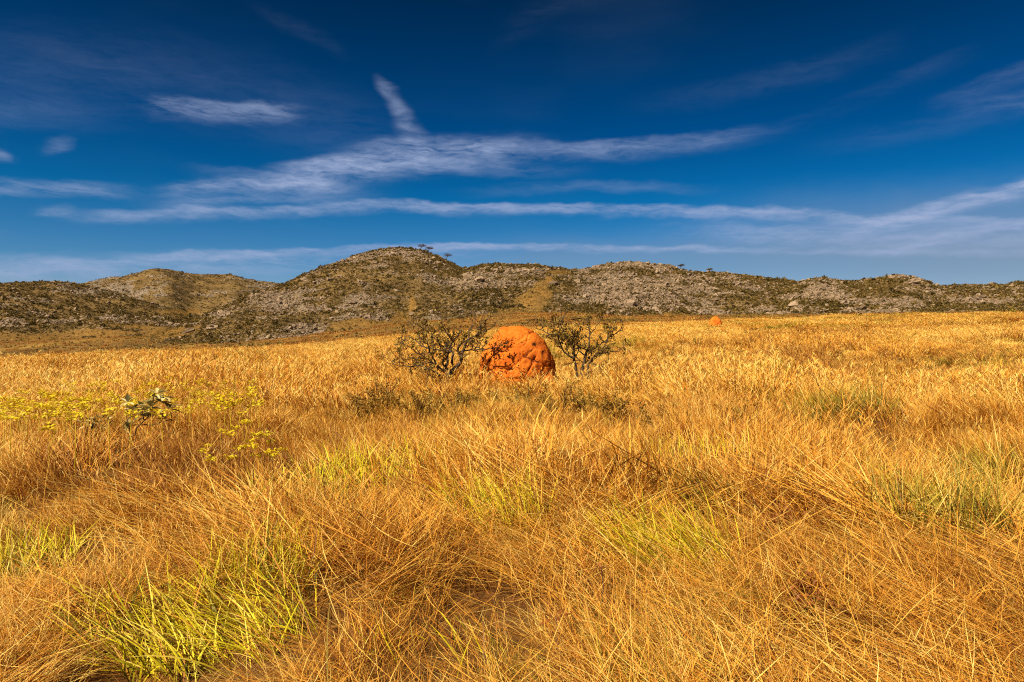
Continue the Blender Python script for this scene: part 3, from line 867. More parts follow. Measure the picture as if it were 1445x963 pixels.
GP, GR, GS, GI = [], [], [], []
bands = [  # r0, r1, tufts per square metre, half angle
    (0.9, 5.5, 78, 1.0), (5.5, 13, 46, .86), (13, 30, 24, .80), (30, 70, 9, .78), (70, 190, 3.4, .80)]
for bi, (r0, r1, dens, ha) in enumerate(bands):
    area = ha * (r1 * r1 - r0 * r0); n = int(area * dens)
    R = np.sqrt(U(r0 * r0, r1 * r1, n)); a = U(-ha, ha, n)
    x, y = R * np.sin(a), R * np.cos(a); z = ground_z(x, y)
    patch = fbm(x / 2.4, y / 2.4, 3, 111) * 2
    hum = hummock(x, y); hgt = np.clip(.96 + .9 * fbm(x / 5, y / 5, 3, 121) * 2 + .55 * hum, .4, 1.5)
    keep = (R < look(T_rb, a) * 1.10) & (U(0, 1, n) < 1.0 + 1.1 * hum)
    fl = flow(x, y) + rng.normal(0, .55, n) + 1.6 * fbm(x / .5, y / .5, 2, 171)
    uu = U(0, 1, n)
    lodged = sstep(-.35, .25, patch + (6.5 - R) * .20 + (x / np.maximum(R, 1)) * .3)      # trampled patches, mostly close by
    fm_ = fbm(x / 3.5 + 30, y / 3.5, 3, 141) + .6 * fbm(x / 14, y / 14, 3, 142) + (.8 * fbm(x / 26, y / 7, 3, 143) if bi > 1 else 0); om = fbm(x / 4 + 50, y / 4, 3, 151) + .6 * fbm(x / 20, y / 20, 3, 152)
    fm_ = fm_ + .13 * sstep(.05, .45, a) * (R < 80)
    right = sstep(.15, .55, a) * sstep(20, 45, R) * .10
    rust = U(0, 1, n) < sstep(.12, .36, fm_) * (.34 if bi == 0 else .7) + .04; olive = (U(0, 1, n) < sstep(.13, .33, om + right) * .7 + .02) & ~rust
    if bi == 0: kd = np.where(uu < lodged * .48, 2, np.where(uu < lodged * .84, 3, np.where(uu < .88, 1, 0)))
    elif bi == 1: kd = np.where(uu < lodged * .45, 2, np.where(uu < .66, 1, 0))
    else: kd = (uu < .5).astype(int)
    def pick(mt):
        st, rp = START[(bi, mt)]; return st + kd * rp + rng.integers(0, rp, n)
    ix = np.where(rust, pick('rust_straw'), np.where(olive, pick('olive_blade'), pick('straw')))
    sc_ = U(.75, 1.25, n) * hgt
    sxy = sc_ * (1.0, 1.05, 1.25, 1.7, 2.6)[bi]
    szz = sc_ * (.9, .95, 1.0, 1.0, .95)[bi]
    GP.append(np.stack([x, y, z], -1)[keep]); GI.append(ix[keep])
    GR.append(np.stack([rng.normal(0, .08, n), rng.normal(0, .08, n), fl], -1)[keep]); GS.append(np.stack([sxy, sxy, szz], -1)[keep])
n = 240; R = np.sqrt(U(1.8 ** 2, 9 ** 2, n)); a = U(-.9, .9, n); x, y = R * np.sin(a), R * np.cos(a)
GP.append(np.stack([x, y, ground_z(x, y)], -1)); GR.append(np.stack([0 * x, 0 * x, flow(x, y) + rng.normal(0, .9, n)], -1)); GS.append(np.ones((n, 3)) * U(.7, 1.1, (n, 1))); GI.append(STALK0 + rng.integers(0, 4, n))
GP, GR, GS, GI = map(np.concatenate, (GP, GR, GS, GI))
print('grass tufts', len(GP))


def clear_of(pts, c, r):
    return np.hypot(pts[:, 0] - c[0], pts[:, 1] - c[1]) > r


# ------------------------------------------------------------------ termite mounds
def mound_mesh(name, prof_l, prof_r, H, depth, cracks_and_shade=True, nu=230, nv=130):
    """lumpy dome; left and right half widths by height follow the photographed outline"""
    V = []; hs_ = np.linspace(0, 1, nv)
    for k in range(nv):
        hh = hs_[k]; f = math.sin(hh * math.pi / 2)          # rows crowd at the top
        zl = f * H
        rl = np.interp(f, [p[0] for p in prof_l], [p[1] for p in prof_l]); rr = np.interp(f, [p[0] for p in prof_r], [p[1] for p in prof_r])
        for i in range(nu):
            th = i * 2 * math.pi / nu; c, s = math.cos(th), math.sin(th)
            w = rr if c > 0 else rl
            V.append((w * c, depth * (0.5 * (rl + rr)) * s, zl))
    V = np.array(V)
    nrm = V.copy(); nrm[:, 2] -= H * .25; nrm /= np.linalg.norm(nrm, axis=1)[:, None] + 1e-9
    stain_shade = np.zeros(len(V))
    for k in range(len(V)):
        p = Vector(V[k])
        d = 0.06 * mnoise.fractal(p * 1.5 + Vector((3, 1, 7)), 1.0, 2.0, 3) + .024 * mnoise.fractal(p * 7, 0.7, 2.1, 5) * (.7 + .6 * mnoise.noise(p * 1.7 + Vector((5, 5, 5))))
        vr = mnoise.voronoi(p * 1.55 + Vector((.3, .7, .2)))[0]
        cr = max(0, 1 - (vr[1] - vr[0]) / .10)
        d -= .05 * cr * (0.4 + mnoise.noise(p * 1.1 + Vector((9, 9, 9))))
        stain_shade[k] = .50 * cr
        if cracks_and_shade and V[k][1] < 0:                               # long diagonal fissures on the front; left ones also paint in branch shadows
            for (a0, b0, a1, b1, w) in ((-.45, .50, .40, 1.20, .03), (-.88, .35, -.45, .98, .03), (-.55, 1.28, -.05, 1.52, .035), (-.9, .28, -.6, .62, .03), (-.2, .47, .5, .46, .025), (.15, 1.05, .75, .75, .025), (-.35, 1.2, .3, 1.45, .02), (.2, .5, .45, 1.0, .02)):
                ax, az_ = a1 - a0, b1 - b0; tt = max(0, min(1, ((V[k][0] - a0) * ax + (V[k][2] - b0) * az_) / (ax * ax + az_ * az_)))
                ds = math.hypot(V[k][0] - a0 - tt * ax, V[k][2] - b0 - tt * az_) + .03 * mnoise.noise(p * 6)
                e = math.exp(-(ds / w) ** 2); d -= .035 * e; stain_shade[k] = max(stain_shade[k], .85 * e)
            for (a0, b0, rx, rz) in ((.45, 1.32, .19, .11), (.80, .82, .16, .24), (-.42, .62, .10, .16), (.62, .66, .2, .06), (.3, 1.45, .12, .05), (-.7, .9, .1, .14), (.66, 1.1, .12, .1), (-.2, 1.0, .07, .05), (.05, 1.08, .07, .04)):  # dark clay patches; those on the right also paint the shaded side
                e = math.exp(-((V[k][0] - a0) / rx) ** 2 - ((V[k][2] - b0) / rz) ** 2); stain_shade[k] = max(stain_shade[k], .78 * e)
        V[k] += nrm[k] * d
    i, j = np.meshgrid(np.arange(nv - 1), np.arange(nu), indexing='ij'); j2 = (j + 1) % nu
    q = np.stack([i * nu + j, i * nu + j2, (i + 1) * nu + j2, (i + 1) * nu + j], -1).reshape(-1, 4)
    top = len(V); V = np.vstack([V, V[-nu:].mean(0)]); stain_shade = np.append(stain_shade, 0)
    tr = np.array([((nv - 1) * nu + k, (nv - 1) * nu + (k + 1) % nu, top) for k in range(nu)])
    return mesh_np(name, V, [q, tr], M['mound'], True, {'stain_shade': stain_shade})


MD = 18.0
mc = on(730, MD); mz = mc.z - 0.12
mk = MD / FPX                                                # metres per photo pixel at the mound
HT = (EYE + (HOR - 460) * mk) - mz
pl = [(0, 1.03), (.35, 1.00), (.5, .96), (.65, .86), (.8, .70), (.9, .58), (.97, .40), (1, .12)]
pr = [(0, 1.06), (.35, 1.02), (.5, .98), (.65, .88), (.78, .74), (.88, .52), (.96, .28), (1, .08)]
tm = thing('termite_mound', (mc.x, mc.y, mz), 'large cracked orange clay termite mound between two gnarled trees', 'termite mound')
obj('mound_body', mesh_np('x', [(0, 0, 0)] * 3, np.array([[0, 1, 2]])) if False else mound_mesh('mound_body', [(a, b * 1.0) for a, b in pl], pr, HT, .9), tm)
lobe = obj('side_lobe', mound_mesh('side_lobe', [(0, .40), (.5, .37), (.8, .26), (.95, .14), (1, .04)], [(0, .40), (.5, .37), (.8, .26), (.95, .14), (1, .04)], .78, .8, False, 70, 40), tm, (.60, -.42, 0))
fm = on(1010, 98.0)
fmz = EYE + (HOR - 447) * 98 / FPX
sm = tag(obj('termite_mound', mound_mesh('small_mound', [(0, .95), (.5, .92), (.8, .74), (.95, .48), (1, .2)], [(0, .95), (.5, .9), (.75, .74), (.95, .42), (1, .15)], max(1.0, fmz - fm.z + .15), .9, True, 60, 36), loc=(fm.x, fm.y, fm.z - .15)),
         'small distant orange termite mound standing alone in the grass', 'termite mound')

# ------------------------------------------------------------------ gnarled savanna trees
def px_tree(name, label, limbs, Y, seed, leaf_n, leaf_L, twig=0.34, hull=None):
    """limbs: (photo pixel polyline, start radius, end radius, depth lean); twigs and leaves grow from them"""
    r = np.random.default_rng(seed)
    b = limbs[0][0][0]; base = on(b[0], Y); k = Y / FPX
    t = thing(name, (base.x, base.y, base.z), label, 'tree', 'gnarled trees beside the large termite mound')
    trunk = Geo(); twigs = Geo(); leaves = Geo()
    zb = EYE + (HOR - b[1]) * k - base.z                   # height of the first visible point
    def P(x, y, d): return np.array([(x - b[0]) * k, d, zb + (b[1] - y) * k])
    ends = []
    for li, (pts, r0, r1, lean) in enumerate(limbs):
        Q = []
        L = len(pts)
        for i, (x, y) in enumerate(pts): Q.append(P(x, y, lean[0] + (lean[1] - lean[0]) * i / (L - 1)))
        if li in (0,) or r0 < 0: Q.insert(0, Q[0] + np.array([.05, 0, -zb - .1]))
        r0 = abs(r0)
        Q = np.array(Q)
        # resample with wiggle
        d = np.concatenate([[0], np.cumsum(np.linalg.norm(np.diff(Q, axis=0), axis=1))]); m = max(5, int(d[-1] / .07))
        s = np.linspace(0, d[-1], m); F = np.stack([np.interp(s, d, Q[:, c]) for c in range(3)], -1)
        F[1:-1] = (F[:-2] + 2 * F[1:-1] + F[2:]) / 4
        F[1:] += r.normal(0, .011, (m - 1, 3))
        rad = np.linspace(r0, r1, m) * (1 + r.normal(0, .06, m))
        trunk.tube(F, rad, 8 if r0 > .03 else 6)
        tan = np.gradient(F, axis=0)
        for i in range(int(m * (.45 if li == 0 else .25)), m): ends.append((F[i], tan[i] / (np.linalg.norm(tan[i]) + 1e-9), rad[i], i / m, li))
    # twigs
    tips = []
    def grow(p, d, L, rad, lev):
        m = 5; F = [p]; dd = d.copy()
        for i in range(m):
            dd = dd + r.normal(0, .28, 3) + np.array([0, 0, .10]); dd /= np.linalg.norm(dd); F.append(F[-1] + dd * L / m)
        F = np.array(F); twigs.tube(F, np.linspace(rad, max(rad * .5, .005), m + 1), 5)
        tips.append((F[-1], dd)); 
        if r.uniform() < .6: tips.append((F[-2], dd))
        if lev > 0:
            for q in range(r.integers(1, 4)):
                j = r.integers(2, m + 1); nd = dd + r.normal(0, .75, 3); nd /= np.linalg.norm(nd); grow(F[j], nd, L * r.uniform(.5, .8), rad * .65, lev - 1)
    sel = [e for e in ends if e[4] > 0 or True]
    r.shuffle(sel)
    for (p, d, rad, f, li) in sel[:int(len(sel) * .62)]:
        if rad > .05: continue
        nd = d * .6 + r.normal(0, .7, 3) + np.array([0, 0, .35]); nd /= np.linalg.norm(nd)
        grow(p, nd, twig * r.uniform(.6, 1.25), min(rad * .8, .015), 2 if r.uniform() < .35 else 1)
    for (p, d) in tips:
        if hull is not None:
            hx, hy, hrx, hry = hull; q = ((p[0] / k + b[0] - hx) / hrx) ** 2 + ((b[1] - (p[2] - zb) / k - hy) / hry) ** 2
            if q > 1.15: continue
        for _ in range(r.integers(leaf_n[0], leaf_n[1] + 1)):
            ld = d + r.normal(0, .7, 3); ld[2] += .2
            leaves.leaf(p + r.normal(0, .03, 3), ld, leaf_L * r.uniform(.7, 1.3), leaf_L * .55, r=r.uniform(0, 1), nrm=np.array([0, 0, 1]) + r.normal(0, .5, 3))
    obj('trunk', trunk.mesh('trunk', M['bark'], True), t)
    tag(obj('twigs', twigs.mesh('twigs', M['bark'], True), t), kind='stuff')
    tag(obj('crown', leaves.mesh('crown', M['tree_leaf']), t), kind='stuff')
    return t


def Z1(x, y): return (530 + x / 6.878, 430 + y / 6.878)
def Z2(x, y): return (740 + x / 6.878, 430 + y / 6.878)


LT = [
    ([Z1(762, 780), Z1(740, 700), Z1(720, 640)], .075, .06, (0, 0)),
    ([Z1(722, 650), Z1(790, 615), Z1(835, 540), Z1(845, 470), Z1(870, 385), Z1(905, 335), Z1(1000, 285), Z1(1125, 230)], .055, .014, (0, -.25)),
    ([Z1(835, 500), Z1(790, 445), Z1(830, 375), Z1(880, 345)], .035, .022, (0, -.1)),
    ([Z1(725, 690), Z1(650, 635)], .05, .042, (0, .05)), ([Z1(650, 635), Z1(690, 610), Z1(690, 520), Z1(705, 440), Z1(745, 365), Z1(830, 245)], .04, .012, (.05, .3)),
    ([Z1(700, 630), Z1(640, 570), Z1(690, 515)], .03, .022, (.05, -.1)),
    ([Z1(750, 590), Z1(740, 500), Z1(755, 450), Z1(710, 460), Z1(560, 435), Z1(430, 405), Z1(370, 350), Z1(300, 300)], .032, .010, (0, .4)),
    ([Z1(690, 650), Z1(615, 600), Z1(560, 510), Z1(545, 450), Z1(500, 330)], .030, .010, (0, -.4)),
    ([Z1(615, 605), Z1(540, 560), Z1(470, 500), Z1(400, 460), Z1(300, 380), Z1(190, 390)], .024, .008, (0, -.25)),
    ([Z1(640, 690), Z1(540, 640), Z1(440, 592), Z1(320, 610), Z1(215, 590), Z1(110, 570)], .024, .008, (0, .2)),
    ([Z1(630, 680), Z1(500, 745)], .018, .007, (0, -.3)),
    ([Z1(855, 445), Z1(960, 440), Z1(1070, 430), Z1(1200, 405)], .020, .007, (0, -.45)),
    ([Z1(905, 330), Z1(900, 250), Z1(960, 180), Z1(965, 110)], .018, .006, (-.1, .1)),
    ([Z1(1010, 285), Z1(1020, 200), Z1(1100, 140)], .016, .006, (-.15, -.3)),
    ([Z1(700, 460), Z1(640, 400), Z1(560, 330), Z1(470, 250), Z1(340, 180)], .022, .007, (.1, .5)),
    ([Z1(745, 370), Z1(690, 280), Z1(650, 200)], .016, .006, (.2, -.2)),
    ([Z1(540, 560), Z1(420, 560), Z1(330, 520), Z1(280, 530)], .014, .006, (-.1, -.5)),
]
px_tree('savanna_tree', 'wider gnarled tree with spreading dark branches and small sparse leaves', LT, 17.2, 5, (2, 4), .068, .33, hull=(620, 484, 92, 50))
RT = [
    ([Z2(555, 690), Z2(565, 620), Z2(585, 550), Z2(600, 470), Z2(630, 420)], .055, .032, (0, 0)),
    ([Z2(515, 690), Z2(500, 600), Z2(485, 520), Z2(485, 400)], -.042, .022, (.15, .1)),
    ([Z2(610, 690), Z2(612, 600), Z2(640, 530), Z2(700, 490), Z2(780, 455), Z2(900, 455)], -.036, .009, (-.1, -.3)),
    ([Z2(485, 525), Z2(420, 490), Z2(370, 440), Z2(345, 360), Z2(320, 295), Z2(360, 210), Z2(375, 120), Z2(408, 55)], .028, .006, (.1, -.1)),
    ([Z2(320, 295), Z2(230, 290), Z2(160, 240), Z2(70, 210)], .018, .006, (0, .2)),
    ([Z2(345, 360), Z2(270, 330), Z2(200, 310)], .012, .006, (0, -.3)),
    ([Z2(625, 425), Z2(635, 340), Z2(640, 260), Z2(610, 180)], .028, .008, (0, .2)),
    ([Z2(630, 440), Z2(720, 400), Z2(790, 345), Z2(850, 300), Z2(960, 220)], .024, .007, (0, -.1)),
    ([Z2(600, 440), Z2(540, 405), Z2(450, 390), Z2(400, 340)], .018, .007, (0, -.3)),
    ([Z2(580, 490), Z2(530, 450), Z2(490, 425)], .02, .012, (0, .1)),
    ([Z2(485, 410), Z2(510, 330), Z2(560, 230)], .016, .006, (.1, .4)),
    ([Z2(700, 490), Z2(770, 400), Z2(800, 300), Z2(830, 250)], .014, .006, (-.2, -.45)),
    ([Z2(640, 300), Z2(700, 220), Z2(760, 140)], .014, .006, (.1, .3)),
    ([Z2(440, 505), Z2(400, 430), Z2(430, 330), Z2(480, 200)], .014, .005, (0, -.4)),
]
px_tree('savanna_tree', 'smaller gnarled tree splitting into three thin stems at the grass', RT, 17.6, 9, (2, 4), .068, .30, hull=(815, 480, 70, 46))

# ------------------------------------------------------------------ shrubs
def shrub_mesh(seed, n_stem, H, W_, leaf, per, mt, droop=0.0):
    r = np.random.default_rng(seed); st = Geo(); lv = Geo()
    for s in range(n_stem):
        a = r.uniform(0, 6.28); m = 6; p = np.array([r.normal(0, .04), r.normal(0, .04), -.05]); F = [p]
        d = np.array([math.cos(a) * W_ / H * r.uniform(.2, 1), math.sin(a) * W_ / H * r.uniform(.2, 1), 1.0]); d /= np.linalg.norm(d); L = H * r.uniform(.7, 1.15)
        for i in range(m):
            d = d + r.normal(0, .18, 3); d /= np.linalg.norm(d); F.append(F[-1] + d * L / m)
            if i > 1:
                for _ in range(per):
                    ld = d * .5 + r.normal(0, .8, 3); lv.leaf(F[-1] + r.normal(0, .03, 3), ld, leaf * r.uniform(.7, 1.3), leaf * .5, r=r.uniform(0, 1), nrm=np.array([0, 0, 1]) + r.normal(0, .5, 3))
        F = np.array(F); st.tube(F, np.linspace(.012, .004, m + 1), 5)
    return st.mesh('stems', M['bark']), lv.mesh('leaves', mt)


def shrub(px, dist, H, W_, leaf, per, mt, label, seed, n=9, group=None):
    p = on(px, dist)
    t = thing('shrub', (p.x, p.y, p.z), label, 'shrub', group)
    a, b = shrub_mesh(seed, n, H, W_, leaf, per, mt)
    obj('stems', a, t); tag(obj('foliage', b, t), kind='stuff')
    return t


M['brush'] = blade_mat('brush', [(0.0, (.10, .05, .012)), (.3, (.30, .17, .025)), (.6, (.58, .36, .05)), (1, (.82, .58, .12))], trans=0.15, inst=0.2, tipw=0, bl=.8, off=.08)
for k, (px, py, H, W_, mt, lb) in enumerate([
        (545, 570, .80, .95, 'brown_leaf', 'dark brown bushy scrub in front of the wider gnarled tree'),
        (498, 580, .55, .75, 'brown_leaf', 'low brown scrub at the end of the band beside the dark brown bush'),
        (590, 572, .62, .80, 'brush', 'golden brown scrub between the dark brown bush and the wider tree trunk'),
        (640, 566, .50, .70, 'brush', 'golden scrub hiding the foot of the wider gnarled tree'),
        (690, 562, .50, .80, 'brush', 'pale golden scrub along the shaded side of the large termite mound'),
        (738, 562, .50, .80, 'brush', 'pale golden scrub before the middle of the large termite mound'),
        (785, 570, .68, .85, 'brown_leaf', 'dark-centred scrub before the side lobe of the large termite mound'),
        (830, 566, .60, .80, 'brush', 'golden scrub around the three thin stems of the smaller tree'),
        (868, 574, .52, .70, 'brown_leaf', 'brown scrub at the end of the band past the three-stemmed tree')]):
    shrub(px, at_h(px, py, .26), H, W_, .034 if mt == 'brush' else .042, 26, M[mt], lb, 21 + k, 17, 'band of dry scrub before the large mound')
shrub(930, at_h(930, 588, .28), .58, .5, .05, 7, M['brown_leaf'], 'sparse dark shrub in dry grass past the band of scrub', 31, 8)
shrub(965, at_h(965, 588, .25), .5, .4, .045, 7, M['brown_leaf'], 'small sparse shrub next to the sparse dark shrub in dry grass', 32, 7)
shrub(1045, at_h(1045, 588, .25), .55, .45, .05, 8, M['brown_leaf'], 'dark low shrub alone in the open orange grass', 33, 9)
FG = 'small dark shrubs scattered over the far grass'
for k, (px, d, H) in enumerate([(1140, 110, 1.1), (1228, 100, 1.0), (1290, 140, 1.5), (1430, 130, 1.8), (1300, 138, 1.2), (1375, 140, 1.0), (930, 30, .7), (945, 32, .7), (1022, 34, .8), (1005, 70, 1.0), (1190, 62, .9),
                                 (35, 66, 1.0), (75, 68, .7), (130, 70, .6), (918, 24, .6), (985, 40, .7), (1052, 60, .8), (1083, 90, .8), (1160, 44, .6), (905, 60, .8), (1210, 135, 1.2), (872, 58, .7)]):
    wh = 'at the edge where the field drops to the valley' if px < 200 else ('on the upper edge of the field below the long ridge' if d > 95 else 'in the far grass between the large mound and the small one' if px < 1060 else 'in the far grass beyond the small termite mound')
    shrub(px, d, H, H * .8, .05 * max(1, d / 28), 5, M['brown_leaf' if k % 3 else 'olive_blade'], 'small dark shrub ' + wh, 40 + k, 8, 'dark shrubs ' + wh)

# pale-leaved shrub with big leaves at the left
def whorl_shrub(name, label, Y, stems, whorls, leafL, seed):
    r = np.random.default_rng(seed); k = Y / FPX; b = stems[0][0]
    base = on(b[0], Y); t = thing(name, (base.x, base.y, base.z), label, 'shrub')
    zb = EYE + (HOR - b[1]) * k - base.z
    def P(x, y, d=0): return np.array([(x - b[0]) * k, d, zb + (b[1] - y) * k])
    g = Geo()
    for i, (pts) in enumerate(stems):
        Q = [P(x, y, (r.normal(0, .06) if j else 0)) for j, (x, y) in enumerate(pts)]
        if i == 0: Q.insert(0, Q[0] + np.array([-.05, 0, -max(zb, .05) - .05]))
        g.tube(np.array(Q), np.linspace(.014 if i == 0 else .009, .005, len(Q)), 6)
    obj('stem', g.mesh('stem', M['bark']), t); WS.append(t)
    lm = []
    for q in range(5):
        lg = Geo(); lg.leaf((0, 0, 0), (0, 1, 0), 1, .46, r=q / 4, nrm=(0, 0, 1), cup=.22); lm.append(lg.mesh('leaf', M['shrub_leaf']))
    for (x, y, n) in whorls:
        c = P(x, y, r.normal(0, .07))
        for j in range(n):
            th = j * 2.4 + r.normal(0, .2); e = r.uniform(-.45, .95)
            d = Vector((math.cos(th) * math.cos(e), math.sin(th) * math.cos(e), math.sin(e)))
            o = obj('leaf', lm[r.integers(0, 5)], t, Vector(c) + d * .012)
            o.rotation_euler = d.to_track_quat('Y', 'Z').to_euler(); o.scale = (leafL * r.uniform(.8, 1.3),) * 3
    return t


def Z3(x, y): return (90 + x / 8.03, 530 + y / 8.03)


WS = []
whorl_shrub('large_leaved_shrub', 'leaning shrub with big pale leathery leaves rising above yellow flowers', at_h(170, 628, .14),
            [[Z3(600, 800), Z3(740, 690), Z3(880, 580), Z3(910, 500), Z3(1000, 440), Z3(1030, 200)], [Z3(740, 690), Z3(740, 600), Z3(755, 460), Z3(715, 310)], [Z3(880, 560), Z3(1000, 560), Z3(1130, 520), Z3(1190, 400)], [Z3(900, 520), Z3(880, 400), Z3(920, 330)]],
            [(*Z3(735, 590), 18), (*Z3(700, 310), 9), (*Z3(740, 400), 10), (*Z3(890, 370), 12), (*Z3(900, 480), 12), (*Z3(1010, 350), 14), (*Z3(1040, 210), 12), (*Z3(1000, 270), 10), (*Z3(1110, 250), 8), (*Z3(1120, 500), 11), (*Z3(1200, 380), 9), (*Z3(850, 450), 8), (*Z3(1060, 310), 9)], .115, 3)
whorl_shrub('large_leaved_shrub', 'small low shrub of big pale leaves beside the taller leaning one', at_h(126, 624, .14),
            [[Z3(285, 760), Z3(290, 650), Z3(310, 560)], [Z3(290, 650), Z3(200, 600), Z3(160, 620)], [Z3(300, 600), Z3(400, 560), Z3(430, 510)]],
            [(*Z3(160, 620), 8), (*Z3(280, 620), 9), (*Z3(310, 520), 10), (*Z3(370, 610), 9), (*Z3(420, 540), 10), (*Z3(230, 550), 7)], .115, 4)

# ------------------------------------------------------------------ green tussocks
def tussock(px, py, label, n, Lr, wr, lean_az, spread, lean, mt, seed, rad=.16, single=False, dryfrac=.25, curve=(.2, .9)):
    r = np.random.default_rng(seed); p = at(px, py)
    t = thing('grass_tussock', (p.x, p.y, p.z), label, 'grass clump')
    g = Geo(); dry = Geo(); forms = []; made = 0
    if single:
        for q in range(14):
            f = Geo(); f.blade((0, 0, 0), 0, 0, r.uniform(*curve), 1, 1.0 * wr / Lr * r.uniform(.8, 1.2), 6, q / 13, r.uniform(-.9, .9), r.normal(0, .3)); forms.append(f.mesh('blade', mt))
    for _ in range(n):
        rr = rad * math.sqrt(r.uniform()); th = r.uniform(0, 6.28); b = np.array([rr * math.cos(th) * 1.5, rr * math.sin(th), -.03])
        azi = lean_az + r.normal(0, spread); ln = max(0, r.normal(lean, .22)); L = Lr * r.uniform(.55, 1.15)
        b[2] = float(ground_z(p.x + b[0], p.y + b[1])) - p.z - .01
        if single and made < 280 and r.uniform() > dryfrac:
            made += 1
            o = obj('blade', forms[r.integers(0, 14)], t, b); o.rotation_euler = (0, ln, azi); o.scale = (L,) * 3
        elif single and r.uniform() < dryfrac: dry.blade(b, azi, ln, r.uniform(*curve), L * 1.1, wr * .5, 5, r.uniform(0, 1), r.uniform(-1, 1), r.normal(0, .4))
        else: (dry if r.uniform() < dryfrac else g).blade(b, azi, ln, r.uniform(*curve), L, wr * r.uniform(.6, 1.2), 5, r.uniform(0, 1), r.uniform(-1, 1), r.normal(0, .4))
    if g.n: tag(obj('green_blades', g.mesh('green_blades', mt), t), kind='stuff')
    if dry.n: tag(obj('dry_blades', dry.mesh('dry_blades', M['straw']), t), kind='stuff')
    return t


GB, OB = M['green_blade'], M['olive_blade']
LEFT = math.pi
TUS = [
    (300, 905, 'broad yellow-green grass clump fanned over to one side, biggest bright clump', 760, .44, .0072, 2.85, .6, .85, GB, 61, .40, True, .08),
    (372, 835, 'upright brownish green clump next to the biggest bright clump', 300, .44, .0065, 2.0, .9, .35, GB, 62, .22, True, .25),
    (40, 815, 'small dark green clump low in tangled straw with dry stalks over it', 320, .42, .008, 2.4, .8, .6, GB, 63, .24, False, .2),
    (715, 752, 'bright green clump combed sideways in flattened straw beside a dark hollow', 900, .52, .008, 2.25, .5, .62, GB, 64, .27, False, .15),
    (965, 805, 'green clump lying almost flat at the end of a swept straw mat', 900, .56, .008, 2.65, .5, .72, GB, 65, .29, False, .2),
    (1335, 765, 'tall dark olive clump with bushy upright blades and a shadowed base', 900, .66, .0078, 1.6, 1.3, .45, OB, 66, .36, False, .2),
    (545, 690, 'soft green clump half hidden behind upright straw', 520, .50, .011, 1.9, .7, .45, GB, 67, .5, False, .2),
    (620, 930, 'small thin clump of green shoots among loose brown straw', 40, .26, .008, 2.2, .8, .6, GB, 68, .24, False, .3),
    (225, 958, 'small low tuft of yellow shoots below the biggest bright clump', 60, .22, .009, 2.0, 1.2, .5, GB, 69, .14, False, .1),
    (1000, 655, 'faint green shoots standing in pale upright grass', 150, .46, .010, 1.8, .8, .3, GB, 70, .5, False, .4),
    (1190, 590, 'dark bushy grass hummock rising from the orange field', 900, .66, .010, 1.6, 1.3, .5, OB, 71, .6, False, .2),
    (440, 700, 'yellowing green clump at the edge of tall straw', 140, .42, .010, 2.2, .7, .5, GB, 72, .4, False, .4),
    (1410, 685, 'olive green clump behind the tall dark olive one', 520, .54, .009, 1.7, .9, .45, OB, 73, .4, False, .3),
    (1020, 715, 'flattened olive clump under a dark swept mat of straw', 480, .48, .008, 2.9, .5, .9, OB, 74, .34, False, .3),
]
tus_c = [(o.location.x * f_ + .15 * f_, o.location.y * f_, .6) for o in WS for f_ in (.98, .9, .82)]
for a in TUS:
    o = tussock(*a); tus_c.append((o.location.x * .97, o.location.y * .97 - .06, a[11] * 1.5 + .12))

# thin the straw where tussocks, mounds and trunks stand
keep = np.ones(len(GP), bool); uu = U(0, 1, len(GP))
low = np.zeros(len(GP), bool)
for (bi_, mt_), (st_, rp_) in START.items():
    if bi_ < 2: low |= (GI >= st_ + 2 * rp_) & (GI < st_ + (4 if bi_ == 0 else 3) * rp_)
for (x, y, r_) in tus_c:
    ins = ~clear_of(GP, (x, y), r_)
    GS[ins & low] *= .75
    keep &= ~ins | (uu < np.where(low, .85, .2))
keep &= clear_of(GP, (mc.x, mc.y), .95) & clear_of(GP, (fm.x, fm.y), .8)
lobep = (mc.x + .62, mc.y - .52); keep &= clear_of(GP, lobep, .36)
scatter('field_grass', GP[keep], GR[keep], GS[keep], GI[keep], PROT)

# ------------------------------------------------------------------ yellow flowers
def flower_meshes(seed):
    r = np.random.default_rng(seed); st = Geo(); hd = Geo()
    st.tube([(0, 0, 0), (.01, .01, .3), (.03, 0, .58)], [.004, .003, .0025], 5)
    for _ in range(26):
        a = r.uniform(0, 6.28); q = .05 * math.sqrt(r.uniform()); p = np.array([.03 + q * math.cos(a), q * math.sin(a), .58 + r.normal(0, .014)])
        hd.leaf(p, (math.cos(a), math.sin(a), .6), .034, .031, r.uniform(), (0, 0, 1))
    return st.mesh('stalk', M['straw']), hd.mesh('flower_head', M['flower'])


FM = [flower_meshes(300 + k) for k in range(4)]
fpos = [(1036, 296), (995, 318), (945, 330), (975, 345), (1050, 375), (1085, 345), (1115, 345), (1140, 378), (1190, 410), (885, 395), (870, 415), (905, 450), (990, 445), (1100, 435), (1165, 432), (1010, 400), (1130, 425), (1075, 395)]
for k, (zx, zy) in enumerate(fpos):
    px, py = zx / 3.01, 500 + zy / 3.01
    Y = at_h(px, py, rng.uniform(.46, .58)); p = on(px, Y); ht = (EYE + (HOR - py) * Y / FPX) - p.z
    s = float(np.clip(ht / .58, .5, 1.6))
    t = thing('yellow_flower', (p.x, p.y, p.z), 'flat-topped yellow flower in the loose cluster in front of the brown grass', 'flower', 'loose cluster of yellow flowers', rng.uniform(0, 6))
    t.scale = (s, s, s)
    obj('stalk', FM[k % 4][0], t); obj('flower_head', FM[k % 4][1], t)
fl1 = []
